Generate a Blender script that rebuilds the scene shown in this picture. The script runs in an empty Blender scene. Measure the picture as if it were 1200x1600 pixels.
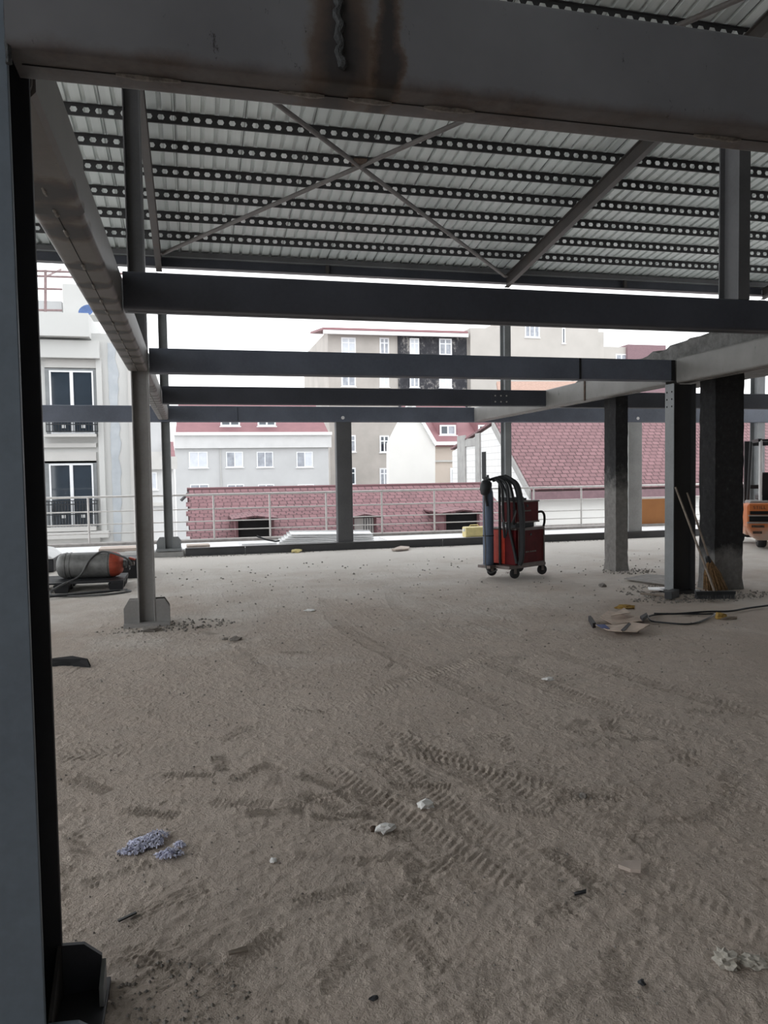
import bpy, math, random
import numpy as np
from mathutils import Vector, Matrix
random.seed(7); RNG = np.random.RandomState(7)
sc = bpy.context.scene
COL = sc.collection
D2R = math.pi/180

# ------------------------------------------------------------------ camera
H = 1.55; F = 1200.0
PSI, TH, RHO = 13.978*D2R, 2.896*D2R, 0.9*D2R
FW = Vector((math.sin(PSI)*math.cos(TH), math.cos(PSI)*math.cos(TH), -math.sin(TH)))
_r0 = Vector((math.cos(PSI), -math.sin(PSI), 0)); _u0 = _r0.cross(FW)
RT = _r0*math.cos(RHO) - _u0*math.sin(RHO)
UP = _u0*math.cos(RHO) + _r0*math.sin(RHO)
CP = Vector((0, 0, H))
cam = bpy.data.cameras.new('camera'); camo = bpy.data.objects.new('camera', cam); COL.objects.link(camo)
m = Matrix.Identity(4)
for i in range(3):
    m[i][0] = RT[i]; m[i][1] = UP[i]; m[i][2] = -FW[i]; m[i][3] = CP[i]
camo.matrix_world = m
cam.sensor_width = 36; cam.sensor_fit = 'AUTO'; cam.lens = 36*F/1600; cam.clip_end = 500; cam.clip_start = 0.05
sc.camera = camo

def ray(u, v): return FW + RT*((u-600)/F) + UP*((800-v)/F)
def on(ax, val, u, v):                      # measured photo point -> world point on the plane axis=val
    d = ray(u, v); return CP + d*((val-CP[ax])/d[ax])
def atY(u, v, Y): return on(1, Y, u, v)
def atZ(u, v, z=0.0): return on(2, z, u, v)
def atX(u, v, X): return on(0, X, u, v)

# ------------------------------------------------------------------ materials
def lin(c): return tuple(x for x in c)
class G:
    def __init__(s, name):
        s.m = bpy.data.materials.new(name); s.m.use_nodes = True
        s.t = s.m.node_tree; s.n = s.t.nodes; s.b = s.n['Principled BSDF']
        s.tc = s.n.new('ShaderNodeTexCoord')
    def l(s, a, b): s.t.links.new(a, b)
    def node(s, typ, **k):
        n = s.n.new(typ)
        for a, v in k.items(): setattr(n, a, v)
        return n
    def mapping(s, scale=(1,1,1), src='Object'):
        mp = s.node('ShaderNodeMapping'); mp.inputs['Scale'].default_value = scale
        s.l(s.tc.outputs[src], mp.inputs['Vector']); return mp.outputs[0]
    def noise(s, scale, detail=4, rough=.55, vec=None, dist=0):
        n = s.node('ShaderNodeTexNoise'); n.inputs['Scale'].default_value = scale
        n.inputs['Detail'].default_value = detail; n.inputs['Roughness'].default_value = rough
        n.inputs['Distortion'].default_value = dist
        s.l(vec if vec is not None else s.tc.outputs['Object'], n.inputs['Vector']); return n.outputs['Fac']
    def ramp(s, fac, stops, interp='LINEAR'):
        r = s.node('ShaderNodeValToRGB'); r.color_ramp.interpolation = interp
        e = r.color_ramp.elements
        while len(e) < len(stops): e.new(.5)
        for el, (p, c) in zip(e, stops):
            el.position = p
            el.color = (c, c, c, 1) if isinstance(c, (int, float)) else (*c, 1)
        s.l(fac, r.inputs[0]); return r.outputs[0]
    def mix(s, fac, a, b, mode='MIX'):
        x = s.node('ShaderNodeMix', data_type='RGBA', blend_type=mode)
        for sock, val in ((0, fac), (6, a), (7, b)):
            if isinstance(val, (int, float)): x.inputs[sock].default_value = val if sock == 0 else (val, val, val, 1)
            elif isinstance(val, tuple): x.inputs[sock].default_value = (*val, 1)
            else: s.l(val, x.inputs[sock])
        return x.outputs[2]
    def math(s, op, a, b=None, c=None, clamp=False):
        x = s.node('ShaderNodeMath', operation=op, use_clamp=clamp)
        for i, v in enumerate((a, b, c)):
            if v is None: continue
            if isinstance(v, (int, float)): x.inputs[i].default_value = v
            else: s.l(v, x.inputs[i])
        return x.outputs[0]
    def xyz(s, src='Object'):
        x = s.node('ShaderNodeSeparateXYZ'); s.l(s.tc.outputs[src], x.inputs[0]); return x.outputs
    def bump(s, h, strength=.3, dist=.01):
        b = s.node('ShaderNodeBump'); b.inputs['Strength'].default_value = strength; b.inputs['Distance'].default_value = dist
        s.l(h, b.inputs['Height']); s.l(b.outputs[0], s.b.inputs['Normal'])
    def fin(s, col, rough=.7, metal=0, spec=.5):
        if isinstance(col, tuple): s.b.inputs['Base Color'].default_value = (*col, 1)
        else: s.l(col, s.b.inputs['Base Color'])
        if isinstance(rough, (int, float)): s.b.inputs['Roughness'].default_value = rough
        else: s.l(rough, s.b.inputs['Roughness'])
        s.b.inputs['Metallic'].default_value = metal
        s.b.inputs['Specular IOR Level'].default_value = spec
        return s.m

def plain(name, c, rough=.6, metal=0, var=.18, scale=9, bump=.0, spec=.4):
    g = G(name); f = g.noise(scale, 5)
    a = tuple(max(0, x*(1-var)) for x in c); b = tuple(x*(1+var) for x in c)
    col = g.ramp(f, [(.3, a), (.7, b)])
    if bump: g.bump(g.noise(scale*4, 4), bump, .01)
    return g.fin(col, rough, metal, spec)

def paint_steel(name, c, rust=.0, rough=.5, scale=1.6):
    g = G(name)
    big = g.noise(scale, 5, .6); fine = g.noise(38, 3)
    a = tuple(x*.78 for x in c); b = tuple(x*1.22 for x in c)
    col = g.ramp(big, [(.3, a), (.7, b)])
    col = g.mix(g.ramp(fine, [(.35, 0.0), (.8, .22)]), col, tuple(x*1.6 for x in c))
    if rust:
        f = g.noise(3.2, 8, .7)
        col = g.mix(g.ramp(f, [(.60-rust*.2, 0.0), (.74, .75)]), col, (.07, .042, .028))
    g.bump(fine, .06, .004)
    return g.fin(col, rough, 0, .45)

M = {}
M['anthracite'] = paint_steel('anthracite_paint', (.055, .059, .074))
M['steel_grey'] = paint_steel('sidelit_flange_steel', (.20, .21, .215))
M['steel_mid'] = paint_steel('dark_grey_steel', (.092, .092, .096))
M['galv_blue'] = paint_steel('blue_grey_primer', (.135, .165, .20), rough=.42)
M['rust'] = plain('rusty_weld', (.075, .05, .036), .8, var=.5, scale=25, bump=.4)
M['weld'] = plain('weld_slag', (.055, .058, .06), .55, .3, var=.5, scale=60, bump=.6)
M['weld_light'] = plain('bright_weld', (.20, .18, .16), .55, .2, var=.4, scale=60, bump=.5)
M['brown_steel'] = paint_steel('brownish_rafter_steel', (.060, .054, .051), rust=.25)
M['shaded_flange'] = paint_steel('shade_black_steel', (.03, .031, .036))  # recess shade painted into the colour; base plate shares it
M['blue_steel'] = paint_steel('blue_grey_steel', (.115, .13, .165))
M['col_grey'] = paint_steel('lit_grey_column_steel', (.27, .262, .255))
M['shaded_web'] = paint_steel('shaded_column_steel', (.030, .030, .031))  # column colour darkened to stand for its unlit front
M['light_post'] = paint_steel('light_grey_post', (.30, .305, .30))
M['black_gap'] = plain('sooty_black', (.012, .012, .013), .9)
M['purlin'] = paint_steel('purlin_steel', (.045, .045, .047), rough=.6)
M['brace'] = paint_steel('brace_tube_steel', (.13, .12, .115), rust=.15)
M['white_paint'] = plain('white_trim', (.8, .8, .8), .5, var=.04)
M['pvc'] = plain('white_window_frame', (.82, .83, .85), .4, var=.03)
M['stainless'] = plain('stainless_rail', (.56, .54, .52), .35, .55, var=.1)
M['black_iron'] = plain('black_iron', (.02, .022, .025), .5)
M['rubber'] = plain('black_rubber', (.018, .018, .02), .65, bump=.1)
M['hose'] = plain('dark_hose', (.02, .021, .024), .5)
M['hose_grey'] = plain('grey_hose', (.10, .10, .10), .5)
M['cart_red'] = plain('red_enamel_dusty', (.10, .007, .009), .6, var=.25, scale=6, spec=.2)
M['cart_bright'] = plain('orange_red_panel', (.55, .05, .025), .45, var=.2)
M['cart_metal'] = plain('worn_trim', (.16, .135, .125), .5, .3)
M['cyl_blue'] = plain('blue_grey_cylinder', (.115, .15, .215), .45, var=.15, scale=7)
M['cyl_grey'] = plain('scuffed_grey_cylinder', (.155, .155, .15), .45, .15, var=.3, scale=10)
M['cyl_red'] = plain('orange_red_shoulder', (.42, .075, .04), .5, var=.3, scale=12)
M['plastic_black'] = plain('black_plastic', (.018, .019, .022), .5)
M['canister'] = plain('cream_plastic', (.74, .63, .30), .4, var=.1)
M['fork_orange'] = None
M['straw'] = plain('broom_straw', (.22, .13, .06), .85, var=.45, scale=40, bump=.4)
M['stick'] = plain('wooden_stick', (.23, .19, .155), .8, var=.3, scale=15)
M['wood'] = plain('raw_plywood', (.50, .42, .37), .8, var=.15, scale=8)
M['card'] = plain('cardboard', (.50, .40, .33), .85, var=.2, scale=10)
M['card_dark'] = plain('cardboard_dark_print', (.035, .032, .035), .7)
M['card_blue'] = plain('cardboard_blue_print', (.035, .06, .2), .7)
M['yellow'] = plain('yellow_foam', (.38, .24, .065), .8, var=.3, scale=30)
M['paper'] = plain('crumpled_paper', (.80, .79, .77), .85, var=.12, scale=30)
M['shred'] = plain('shredded_paper', (.74, .75, .90), .8, var=.2, scale=80)
M['rag'] = plain('dusty_plastic_rag', (.44, .41, .36), .8, var=.25, scale=40)
M['white_sheet'] = plain('white_metal_sheet', (.84, .84, .84), .45, var=.06)
M['orange_board'] = plain('orange_brown_board', (.33, .135, .04), .7, var=.08, scale=3)
M['board_grey'] = plain('dusty_board', (.30, .28, .265), .85, var=.2)
M['stone'] = plain('grey_stone', (.24, .22, .20), .9, var=.3, scale=20, bump=.4)
M['wall_white'] = plain('white_render', (.60, .60, .60), .85, var=.05, scale=1.2)
M['wall_ivory'] = plain('ivory_render', (.56, .56, .545), .85, var=.04, scale=.8)
M['wall_shade'] = plain('grey_white_render', (.50, .505, .51), .85, var=.05, scale=.7)
M['cornice'] = plain('cornice_stucco', (.54, .53, .51), .85, var=.05, scale=1.5)
M['wall_cream'] = plain('bright_cream_render', (.78, .77, .74), .85, var=.02, scale=1)
M['wall_peach'] = plain('peach_render', (.60, .525, .46), .85, var=.04, scale=1)
M['wall_beige'] = plain('beige_weathered_render', (.44, .41, .38), .9, var=.12, scale=.5)
M['wall_beige2'] = plain('pale_beige_render', (.47, .445, .415), .9, var=.07, scale=.4)
M['wall_stain'] = None
M['red_smooth'] = plain('red_sheet_roof', (.235, .115, .125), .7, var=.07, scale=2)
M['terracotta'] = plain('terracotta_roof', (.38, .25, .20), .8, var=.15, scale=6)
M['burgundy'] = plain('burgundy_wall', (.22, .14, .155), .85, var=.1)
M['glass'] = plain('dark_window_glass', (.028, .040, .055), .04, 0, var=.3, scale=.6, spec=.9)
M['curtain'] = plain('curtained_glass', (.34, .36, .40), .25, 0, var=.25, scale=2.5, spec=.5)
M['curtain_light'] = plain('pale_blind_glass', (.62, .65, .70), .25, 0, var=.08, scale=2.5, spec=.5)
M['dark_hole'] = plain('dark_opening', (.012, .012, .013), .9)
M['concrete'] = plain('bare_concrete', (.36, .355, .345), .9, var=.14, scale=3, bump=.2)
M['terrace'] = plain('pale_terrace', (.72, .715, .71), .8, var=.1, scale=2)
M['pink_pipe'] = plain('brownish_pipe', (.24, .17, .17), .6)
M['blue_dish'] = plain('blue_tarp', (.06, .11, .25), .6)
M['ground'] = plain('street_ground', (.42, .41, .40), .9, var=.15, scale=.2)
M['backwall'] = plain('dim_concrete_back', (.24, .235, .23), .9, var=.2, scale=.6)

# stained strip of stripped render on the ivory block
g = G('stripped_grey_render')
f = g.noise(3.2, 5); M['wall_stain'] = g.fin(g.ramp(f, [(.3, (.40, .43, .46)), (.7, (.50, .53, .555))]), .85)

# burnt facade
g = G('burnt_facade')
v = g.mapping((1.3, 1.3, .9)); f = g.noise(.8, 12, .82, v); f2 = g.noise(4, 5, .7)
col = g.ramp(f, [(.40, (.022, .023, .028)), (.53, (.045, .045, .052)), (.60, (.30, .285, .27))])
col = g.mix(g.ramp(f2, [(.5, 0.0), (.75, .55)]), col, (.025, .025, .03)); M['burnt'] = g.fin(col, .9)

# shingle roofs (pattern in metres on the slope, from UVs)
def shingle(name, c, w, h, gap=.012, dark=.35):
    g = G(name); b = g.node('ShaderNodeTexBrick')
    b.offset = .5; b.inputs['Scale'].default_value = 1; b.inputs['Brick Width'].default_value = w
    b.inputs['Row Height'].default_value = h; b.inputs['Mortar Size'].default_value = gap
    b.inputs['Mortar Smooth'].default_value = .35; b.inputs['Bias'].default_value = -.1
    nz = g.node('ShaderNodeTexNoise'); nz.inputs['Scale'].default_value = 7
    g.l(g.tc.outputs['UV'], nz.inputs['Vector'])
    mx = g.node('ShaderNodeMix', data_type='VECTOR'); mx.inputs[0].default_value = .03
    g.l(g.tc.outputs['UV'], mx.inputs[4]); g.l(nz.outputs['Color'], mx.inputs[5]); g.l(mx.outputs[1], b.inputs['Vector'])
    b.inputs['Color1'].default_value = (*[x*1.12 for x in c], 1); b.inputs['Color2'].default_value = (*[x*.86 for x in c], 1)
    b.inputs['Mortar'].default_value = (*[x*dark for x in c], 1)
    col = g.mix(g.ramp(g.noise(.8, 5), [(.3, 0.0), (.75, .25)]), b.outputs['Color'], tuple(x*1.35 for x in c))
    g.bump(b.outputs['Fac'], -.5, .02)
    return g.fin(col, .85)
M['shingle'] = shingle('red_shingles', (.20, .102, .111), .21, .225, .020)
M['tiles'] = shingle('pinkish_roof_tiles', (.20, .108, .116), .27, .205, .024)

# white block masonry
g = G('white_block_masonry'); b = g.node('ShaderNodeTexBrick')
b.inputs['Scale'].default_value = 1; b.inputs['Brick Width'].default_value = .6; b.inputs['Row Height'].default_value = .25
b.inputs['Mortar Size'].default_value = .012; b.inputs['Color1'].default_value = (.80, .80, .79, 1)
b.inputs['Color2'].default_value = (.74, .74, .735, 1); b.inputs['Mortar'].default_value = (.58, .57, .56, 1)
g.l(g.tc.outputs['UV'], b.inputs['Vector']); M['block'] = g.fin(b.outputs['Color'], .9)

# concrete columns with soot that starts at a ragged height
def soot_concrete(name, z0, spread, base=(.33, .315, .295), soot=(.016, .016, .017), cover=1.0):
    g = G(name); x, y, z = g.xyz()
    n = g.noise(2.6, 7, .7); n2 = g.noise(14, 6, .7)
    zz = g.math('ADD', z, g.math('MULTIPLY', g.math('SUBTRACT', n, .5), spread*3))
    f = g.math('DIVIDE', g.math('SUBTRACT', zz, z0), spread, clamp=True)
    c0 = g.ramp(n2, [(.3, tuple(k*.75 for k in base)), (.7, tuple(k*1.2 for k in base))])
    s = g.ramp(n2, [(.35, soot), (.62, tuple(k*1.8 for k in soot)), (.8, (.10, .095, .09))])
    col = g.mix(g.math('MULTIPLY', f, cover), c0, s)
    g.bump(g.noise(22, 8, .65), .35, .015)
    return g.fin(col, .9)
M['burnt_col'] = soot_concrete('sooted_column_concrete', .38, .16, base=(.20, .195, .19))
M['half_col'] = soot_concrete('half_sooted_concrete', 1.2, .35, base=(.235, .225, .215))
g = G('broken_burnt_concrete'); n = g.noise(6, 9, .75)
M['rubble'] = g.fin(g.ramp(n, [(.3, (.13, .128, .125)), (.7, (.33, .325, .315))]), .95); g.bump(n, .9, .08)

# front box beam: grey primer with heat-rusted zones at the butt weld (local x=0.. along beam) and along the bottom seam
def rusty_beam(name, c, along, weld_at, bottom_z, rustiness=1.0, spots=()):
    g = G(name); o = g.xyz(); s = o[along]; z = o[2]
    big = g.noise(1.5, 5, .6); n = g.noise(7, 8, .7); st = g.noise(26, 6, .7)
    a = tuple(k*.80 for k in c); b_ = tuple(k*1.2 for k in c)
    col = g.ramp(big, [(.3, a), (.7, b_)])
    # small dark scuffs
    v = g.mapping((18, 18, 7)); sc_ = g.noise(1.0, 6, .8, v)
    col = g.mix(g.ramp(sc_, [(.635, 0.0), (.68, .8)]), col, (.016, .015, .015))
    # rust along the lower edge, patchy
    zz = g.math('ADD', z, g.math('MULTIPLY', g.math('SUBTRACT', n, .5), .10))
    low = g.math('DIVIDE', g.math('SUBTRACT', bottom_z+.035, zz), .05, clamp=True)
    patch = g.ramp(g.noise(1.3, 3), [(.38, .45), (.6, 1.0)])
    rc = g.ramp(st, [(.3, (.030, .018, .013)), (.55, (.085, .055, .040)), (.8, (.14, .10, .08))])
    col = g.mix(g.math('MULTIPLY', g.math('MULTIPLY', low, patch), .9*rustiness), col, rc)
    for w, wd in weld_at:
        d = g.math('ABSOLUTE', g.math('SUBTRACT', s, w))
        d = g.math('ADD', d, g.math('MULTIPLY', g.math('SUBTRACT', n, .5), .13))
        halo = g.math('SUBTRACT', 1.0, g.math('DIVIDE', d, wd), clamp=True)
        hc = g.ramp(halo, [(.0, (.15, .115, .085)), (.5, (.07, .045, .032)), (.85, (.018, .014, .013))])
        col = g.mix(g.ramp(halo, [(.05, 0.0), (.35, .85)]), col, hc)
    lat = g.math('ABSOLUTE', o[1-along]); tot = None
    for s0, wd in spots:
        d = g.math('ADD', g.math('MULTIPLY', g.math('ABSOLUTE', g.math('SUBTRACT', s, s0)), .9), g.math('MULTIPLY', lat, .45))
        d = g.math('ADD', d, g.math('ADD', g.math('MULTIPLY', g.math('SUBTRACT', n, .5), .16), g.math('MULTIPLY', g.math('MAXIMUM', g.math('SUBTRACT', z, .02), 0.0), 3.0)))
        h_ = g.math('SUBTRACT', 1.0, g.math('DIVIDE', d, wd), clamp=True)
        tot = h_ if tot is None else g.math('MAXIMUM', tot, h_)
    if tot is not None:
        hc = g.ramp(tot, [(.0, (.17, .13, .10)), (.3, (.075, .045, .032)), (.6, (.014, .011, .010))])
        col = g.mix(g.ramp(tot, [(.02, 0.0), (.35, .95)]), col, hc)
    g.bump(st, .08, .004)
    return g.fin(col, .5, 0, .45)

# dusty floor
g = G('dusty_floor')
n1 = g.noise(.55, 6, .6); n2 = g.noise(5, 8, .65); n3 = g.noise(60, 4, .6); n4 = g.noise(180, 2, .6)
col = g.ramp(n1, [(.3, (.45, .375, .318)), (.7, (.55, .468, .405))])
col = g.mix(g.ramp(n2, [(.35, .0), (.75, .55)]), col, (.40, .35, .308))
col = g.mix(g.ramp(n3, [(.62, .0), (.74, .5)]), col, (.20, .175, .155))
col = g.mix(g.ramp(n4, [(.70, .0), (.78, .45)]), col, (.52, .49, .46))
# pale cement dust patches; far-edge daylight is also painted in as lighter colour
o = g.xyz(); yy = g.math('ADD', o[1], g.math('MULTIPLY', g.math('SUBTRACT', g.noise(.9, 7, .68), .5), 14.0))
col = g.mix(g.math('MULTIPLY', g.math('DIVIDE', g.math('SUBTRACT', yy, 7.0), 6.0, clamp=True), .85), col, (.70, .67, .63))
n5 = g.noise(26, 6, .68)
h = g.math('ADD', g.math('MULTIPLY', n3, 1.1), g.math('ADD', g.math('MULTIPLY', n5, .9), g.math('MULTIPLY', n4, .45)))
g.bump(h, .6, .018)
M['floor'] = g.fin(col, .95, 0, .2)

# corrugated sheet (galvanised)
g = G('galvanised_sheet'); n = g.noise(.9, 4); v = g.mapping((14, .35, 1)); n2 = g.noise(1, 4, .6, v)
col = g.ramp(n, [(.3, (.60, .65, .64)), (.7, (.70, .745, .735))])
col = g.mix(g.ramp(n2, [(.4, 0.0), (.8, .35)]), col, (.43, .46, .455)); ox = g.xyz()[0]; lp = g.math('LESS_THAN', g.math('MODULO', g.math('ADD', ox, 40.0), .95), .012); col = g.mix(g.math('MULTIPLY', lp, .85), col, (.06, .06, .06)); M['sheet'] = g.fin(col, .45, .15, .4)

# forklift paint: orange, dusted with cement low down
g = G('dusty_orange_paint'); o = g.xyz(); n = g.noise(7, 7, .7)
zz = g.math('ADD', o[2], g.math('MULTIPLY', g.math('SUBTRACT', n, .5), .5))
f = g.math('DIVIDE', g.math('SUBTRACT', .50, zz), .3, clamp=True)
M['fork_orange'] = g.fin(g.mix(g.math('MULTIPLY', f, .75), (.56, .16, .04), (.42, .38, .33)), .6)

# ------------------------------------------------------------------ mesh builder
class MB:
    def __init__(s): s.v = []; s.f = []; s.uv = {}
    def add(s, vs, fs):
        b = len(s.v); s.v += [Vector(p) for p in vs]; s.f += [tuple(b+i for i in f) for f in fs]; return s
    def box(s, x0, x1, y0, y1, z0, z1):
        vs = [(x, y, z) for z in (z0, z1) for y in (y0, y1) for x in (x0, x1)]
        return s.add(vs, [(0,2,3,1), (4,5,7,6), (0,1,5,4), (2,6,7,3), (0,4,6,2), (1,3,7,5)])
    def obox(s, c, dx, dy, dz):          # centre + three half-axis vectors
        c = Vector(c); dx = Vector(dx); dy = Vector(dy); dz = Vector(dz)
        vs = [c+dx*a+dy*b+dz*d for d in (-1, 1) for b in (-1, 1) for a in (-1, 1)]
        return s.add(vs, [(0,2,3,1), (4,5,7,6), (0,1,5,4), (2,6,7,3), (0,4,6,2), (1,3,7,5)])
    def prism(s, poly, ext):             # polygon of 3D points, extruded by vector
        n = len(poly); e = Vector(ext); a = [Vector(p) for p in poly]; b = [p+e for p in a]
        return s.add(a+b, [tuple(range(n))[::-1], tuple(range(n, 2*n))] + [(i, (i+1) % n, n+(i+1) % n, n+i) for i in range(n)])
    def tube(s, pts, r, n=8, caps=True):
        pts = [Vector(p) for p in pts]; k = len(pts); rings = []
        rr = r if isinstance(r, (list, tuple)) else [r]*k
        t = (pts[1]-pts[0]).normalized(); ref = Vector((0, 0, 1)) if abs(t.z) < .9 else Vector((1, 0, 0))
        a = t.cross(ref).normalized(); base = len(s.v)
        for i, p in enumerate(pts):
            t = (pts[min(i+1, k-1)]-pts[max(i-1, 0)]).normalized()
            a = (a - t*a.dot(t)).normalized(); b = t.cross(a)
            for j in range(n):
                th = 2*math.pi*j/n; s.v.append(p + (a*math.cos(th)+b*math.sin(th))*rr[i])
        for i in range(k-1):
            for j in range(n):
                s.f.append((base+i*n+j, base+i*n+(j+1) % n, base+(i+1)*n+(j+1) % n, base+(i+1)*n+j))
        if caps:
            s.f.append(tuple(base+j for j in range(n))[::-1]); s.f.append(tuple(base+(k-1)*n+j for j in range(n)))
        return s
    def lathe(s, prof, o, ax, n=24):     # profile of (r, h) along axis ax from o
        o = Vector(o); ax = Vector(ax).normalized()
        pts = [o+ax*h for r, h in prof]; rr = [max(r, .0005) for r, h in prof]
        ref = Vector((0, 0, 1)) if abs(ax.z) < .9 else Vector((1, 0, 0)); a = ax.cross(ref).normalized(); b = ax.cross(a)
        base = len(s.v); k = len(pts)
        for p, r in zip(pts, rr):
            for j in range(n):
                th = 2*math.pi*j/n; s.v.append(p+(a*math.cos(th)+b*math.sin(th))*r)
        for i in range(k-1):
            for j in range(n):
                s.f.append((base+i*n+j, base+i*n+(j+1) % n, base+(i+1)*n+(j+1) % n, base+(i+1)*n+j))
        s.f.append(tuple(base+j for j in range(n))[::-1]); s.f.append(tuple(base+(k-1)*n+j for j in range(n)))
        return s
    def quad(s, a, b, c, d, uv=None):
        if uv: s.uv[len(s.f)] = uv
        return s.add([a, b, c, d], [(0, 1, 2, 3)])
    def sect(s, poly2, axis, a0, a1, o=(0, 0), taper=None):   # 2D section extruded along an axis
        def P3(p, t):
            if axis == 'z': return (o[0]+p[0], o[1]+p[1], t)
            if axis == 'x': return (t, o[0]+p[0], o[1]+p[1])
            return (o[0]+p[0], t, o[1]+p[1])
        n = len(poly2)
        return s.add([P3(p, a0) for p in poly2]+[P3(p, a1) for p in poly2],
                     [tuple(range(n))[::-1], tuple(range(n, 2*n))]+[(i, (i+1) % n, n+(i+1) % n, n+i) for i in range(n)])

def build(name, mb, mat, parent=None, loc=None, smooth=False, bevel=0, tri=False):
    origin = Vector(loc) if loc is not None else (parent_world(parent) if parent else Vector((0, 0, 0)))
    me = bpy.data.meshes.new(name)
    me.from_pydata([tuple(p-origin) for p in mb.v], [], mb.f)
    if mb.uv:
        ul = me.uv_layers.new(name='UVMap')
        for fi, uvs in mb.uv.items():
            for k, li in enumerate(me.polygons[fi].loop_indices): ul.data[li].uv = uvs[k]
    me.materials.append(mat if not isinstance(mat, str) else M[mat])
    import bmesh
    bm = bmesh.new(); bm.from_mesh(me); bmesh.ops.recalc_face_normals(bm, faces=bm.faces); bm.to_mesh(me); bm.free()
    o = bpy.data.objects.new(name, me); COL.objects.link(o)
    if parent: o.parent = parent
    else: o.location = origin
    if smooth:
        for p in me.polygons: p.use_smooth = True
        try: me.set_sharp_from_angle(angle=40*D2R)
        except Exception: pass
    if bevel:
        b = o.modifiers.new('bevel', 'BEVEL'); b.width = bevel; b.segments = 2; b.limit_method = 'ANGLE'; b.angle_limit = 50*D2R
    return o
WORLD = {}
def parent_world(p):
    w = Vector((0, 0, 0))
    while p is not None:
        w = w+Vector(p.location); p = p.parent
    return w
def tag(o, label, cat, group=None, kind=None):
    o['label'] = label; o['category'] = cat
    if group: o['group'] = group
    if kind: o['kind'] = kind
    return o
def thing(name, loc, label, cat, group=None):
    o = bpy.data.objects.new(name, None); COL.objects.link(o); o.location = loc; o.empty_display_size = .1
    return tag(o, label, cat, group)
def struct(o): o['kind'] = 'structure'; return o

def Hpoly(w, d, tf, tw, rot=False):     # H section: flanges face +-X (d = overall along X, w = flange width along Y)
    hd, hw = d/2, w/2
    p = [(-hd, -hw), (-hd+tf, -hw), (-hd+tf, -tw/2), (hd-tf, -tw/2), (hd-tf, -hw), (hd, -hw), (hd, hw), (hd-tf, hw),
         (hd-tf, tw/2), (-hd+tf, tw/2), (-hd+tf, hw), (-hd, hw)]
    if rot: p = [(b, a) for a, b in p][::-1]
    return p
def rrect(x0, x1, y0, y1, r, n=3):
    P = []
    for cx, cy, a0 in ((x1-r, y1-r, 0), (x0+r, y1-r, 90), (x0+r, y0+r, 180), (x1-r, y0+r, 270)):
        for k in range(n+1):
            a = (a0+90*k/n)*D2R; P.append((cx+r*math.cos(a), cy+r*math.sin(a)))
    return P

# ================================================================== FLOOR
def vnoise(x, y, scale, seed):
    rs = np.random.RandomState(seed); n = 256; gr = rs.rand(n, n)
    fx, fy = x*scale+1000, y*scale+1000; ix = np.floor(fx).astype(int); iy = np.floor(fy).astype(int)
    tx, ty = fx-ix, fy-iy; tx = tx*tx*(3-2*tx); ty = ty*ty*(3-2*ty)
    a = gr[ix % n, iy % n]; b = gr[(ix+1) % n, iy % n]; c = gr[ix % n, (iy+1) % n]; d = gr[(ix+1) % n, (iy+1) % n]
    return (a*(1-tx)+b*tx)*(1-ty)+(c*(1-tx)+d*tx)*ty
def axis_pts(a, b, f):
    p = [a]
    while p[-1] < b: p.append(p[-1]+f(p[-1]))
    p[-1] = b; return np.array(p)
ys = axis_pts(-9.0, 15.32, lambda y: .45 if y < .5 else (.05 if y < 1.25 else .0068+.0027*(y-1.25)))
def fx_(x):
    if x < -3: return .5
    if x < -1.6: return .045
    if x < -1.0: return .025
    if x < 2.4: return .0090
    if x < 6: return .0090+.0042*(x-2.4)
    return .05 if x < 10 else .4
xs = axis_pts(-9.0, 15.0, fx_)
GX, GY = np.meshgrid(xs, ys)
Z = (vnoise(GX, GY, .6, 1)-.5)*.03 + (vnoise(GX, GY, 2.1, 2)-.5)*.009
Z += (vnoise(GX, GY, 8, 3)-.5)*.0045 + (vnoise(GX, GY, 21, 4)-.5)*.0035 + np.maximum(vnoise(GX, GY, 33, 5)-.60, 0)*.011 + np.maximum(vnoise(GX, GY, 52, 6)-.66, 0)*.016
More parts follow.
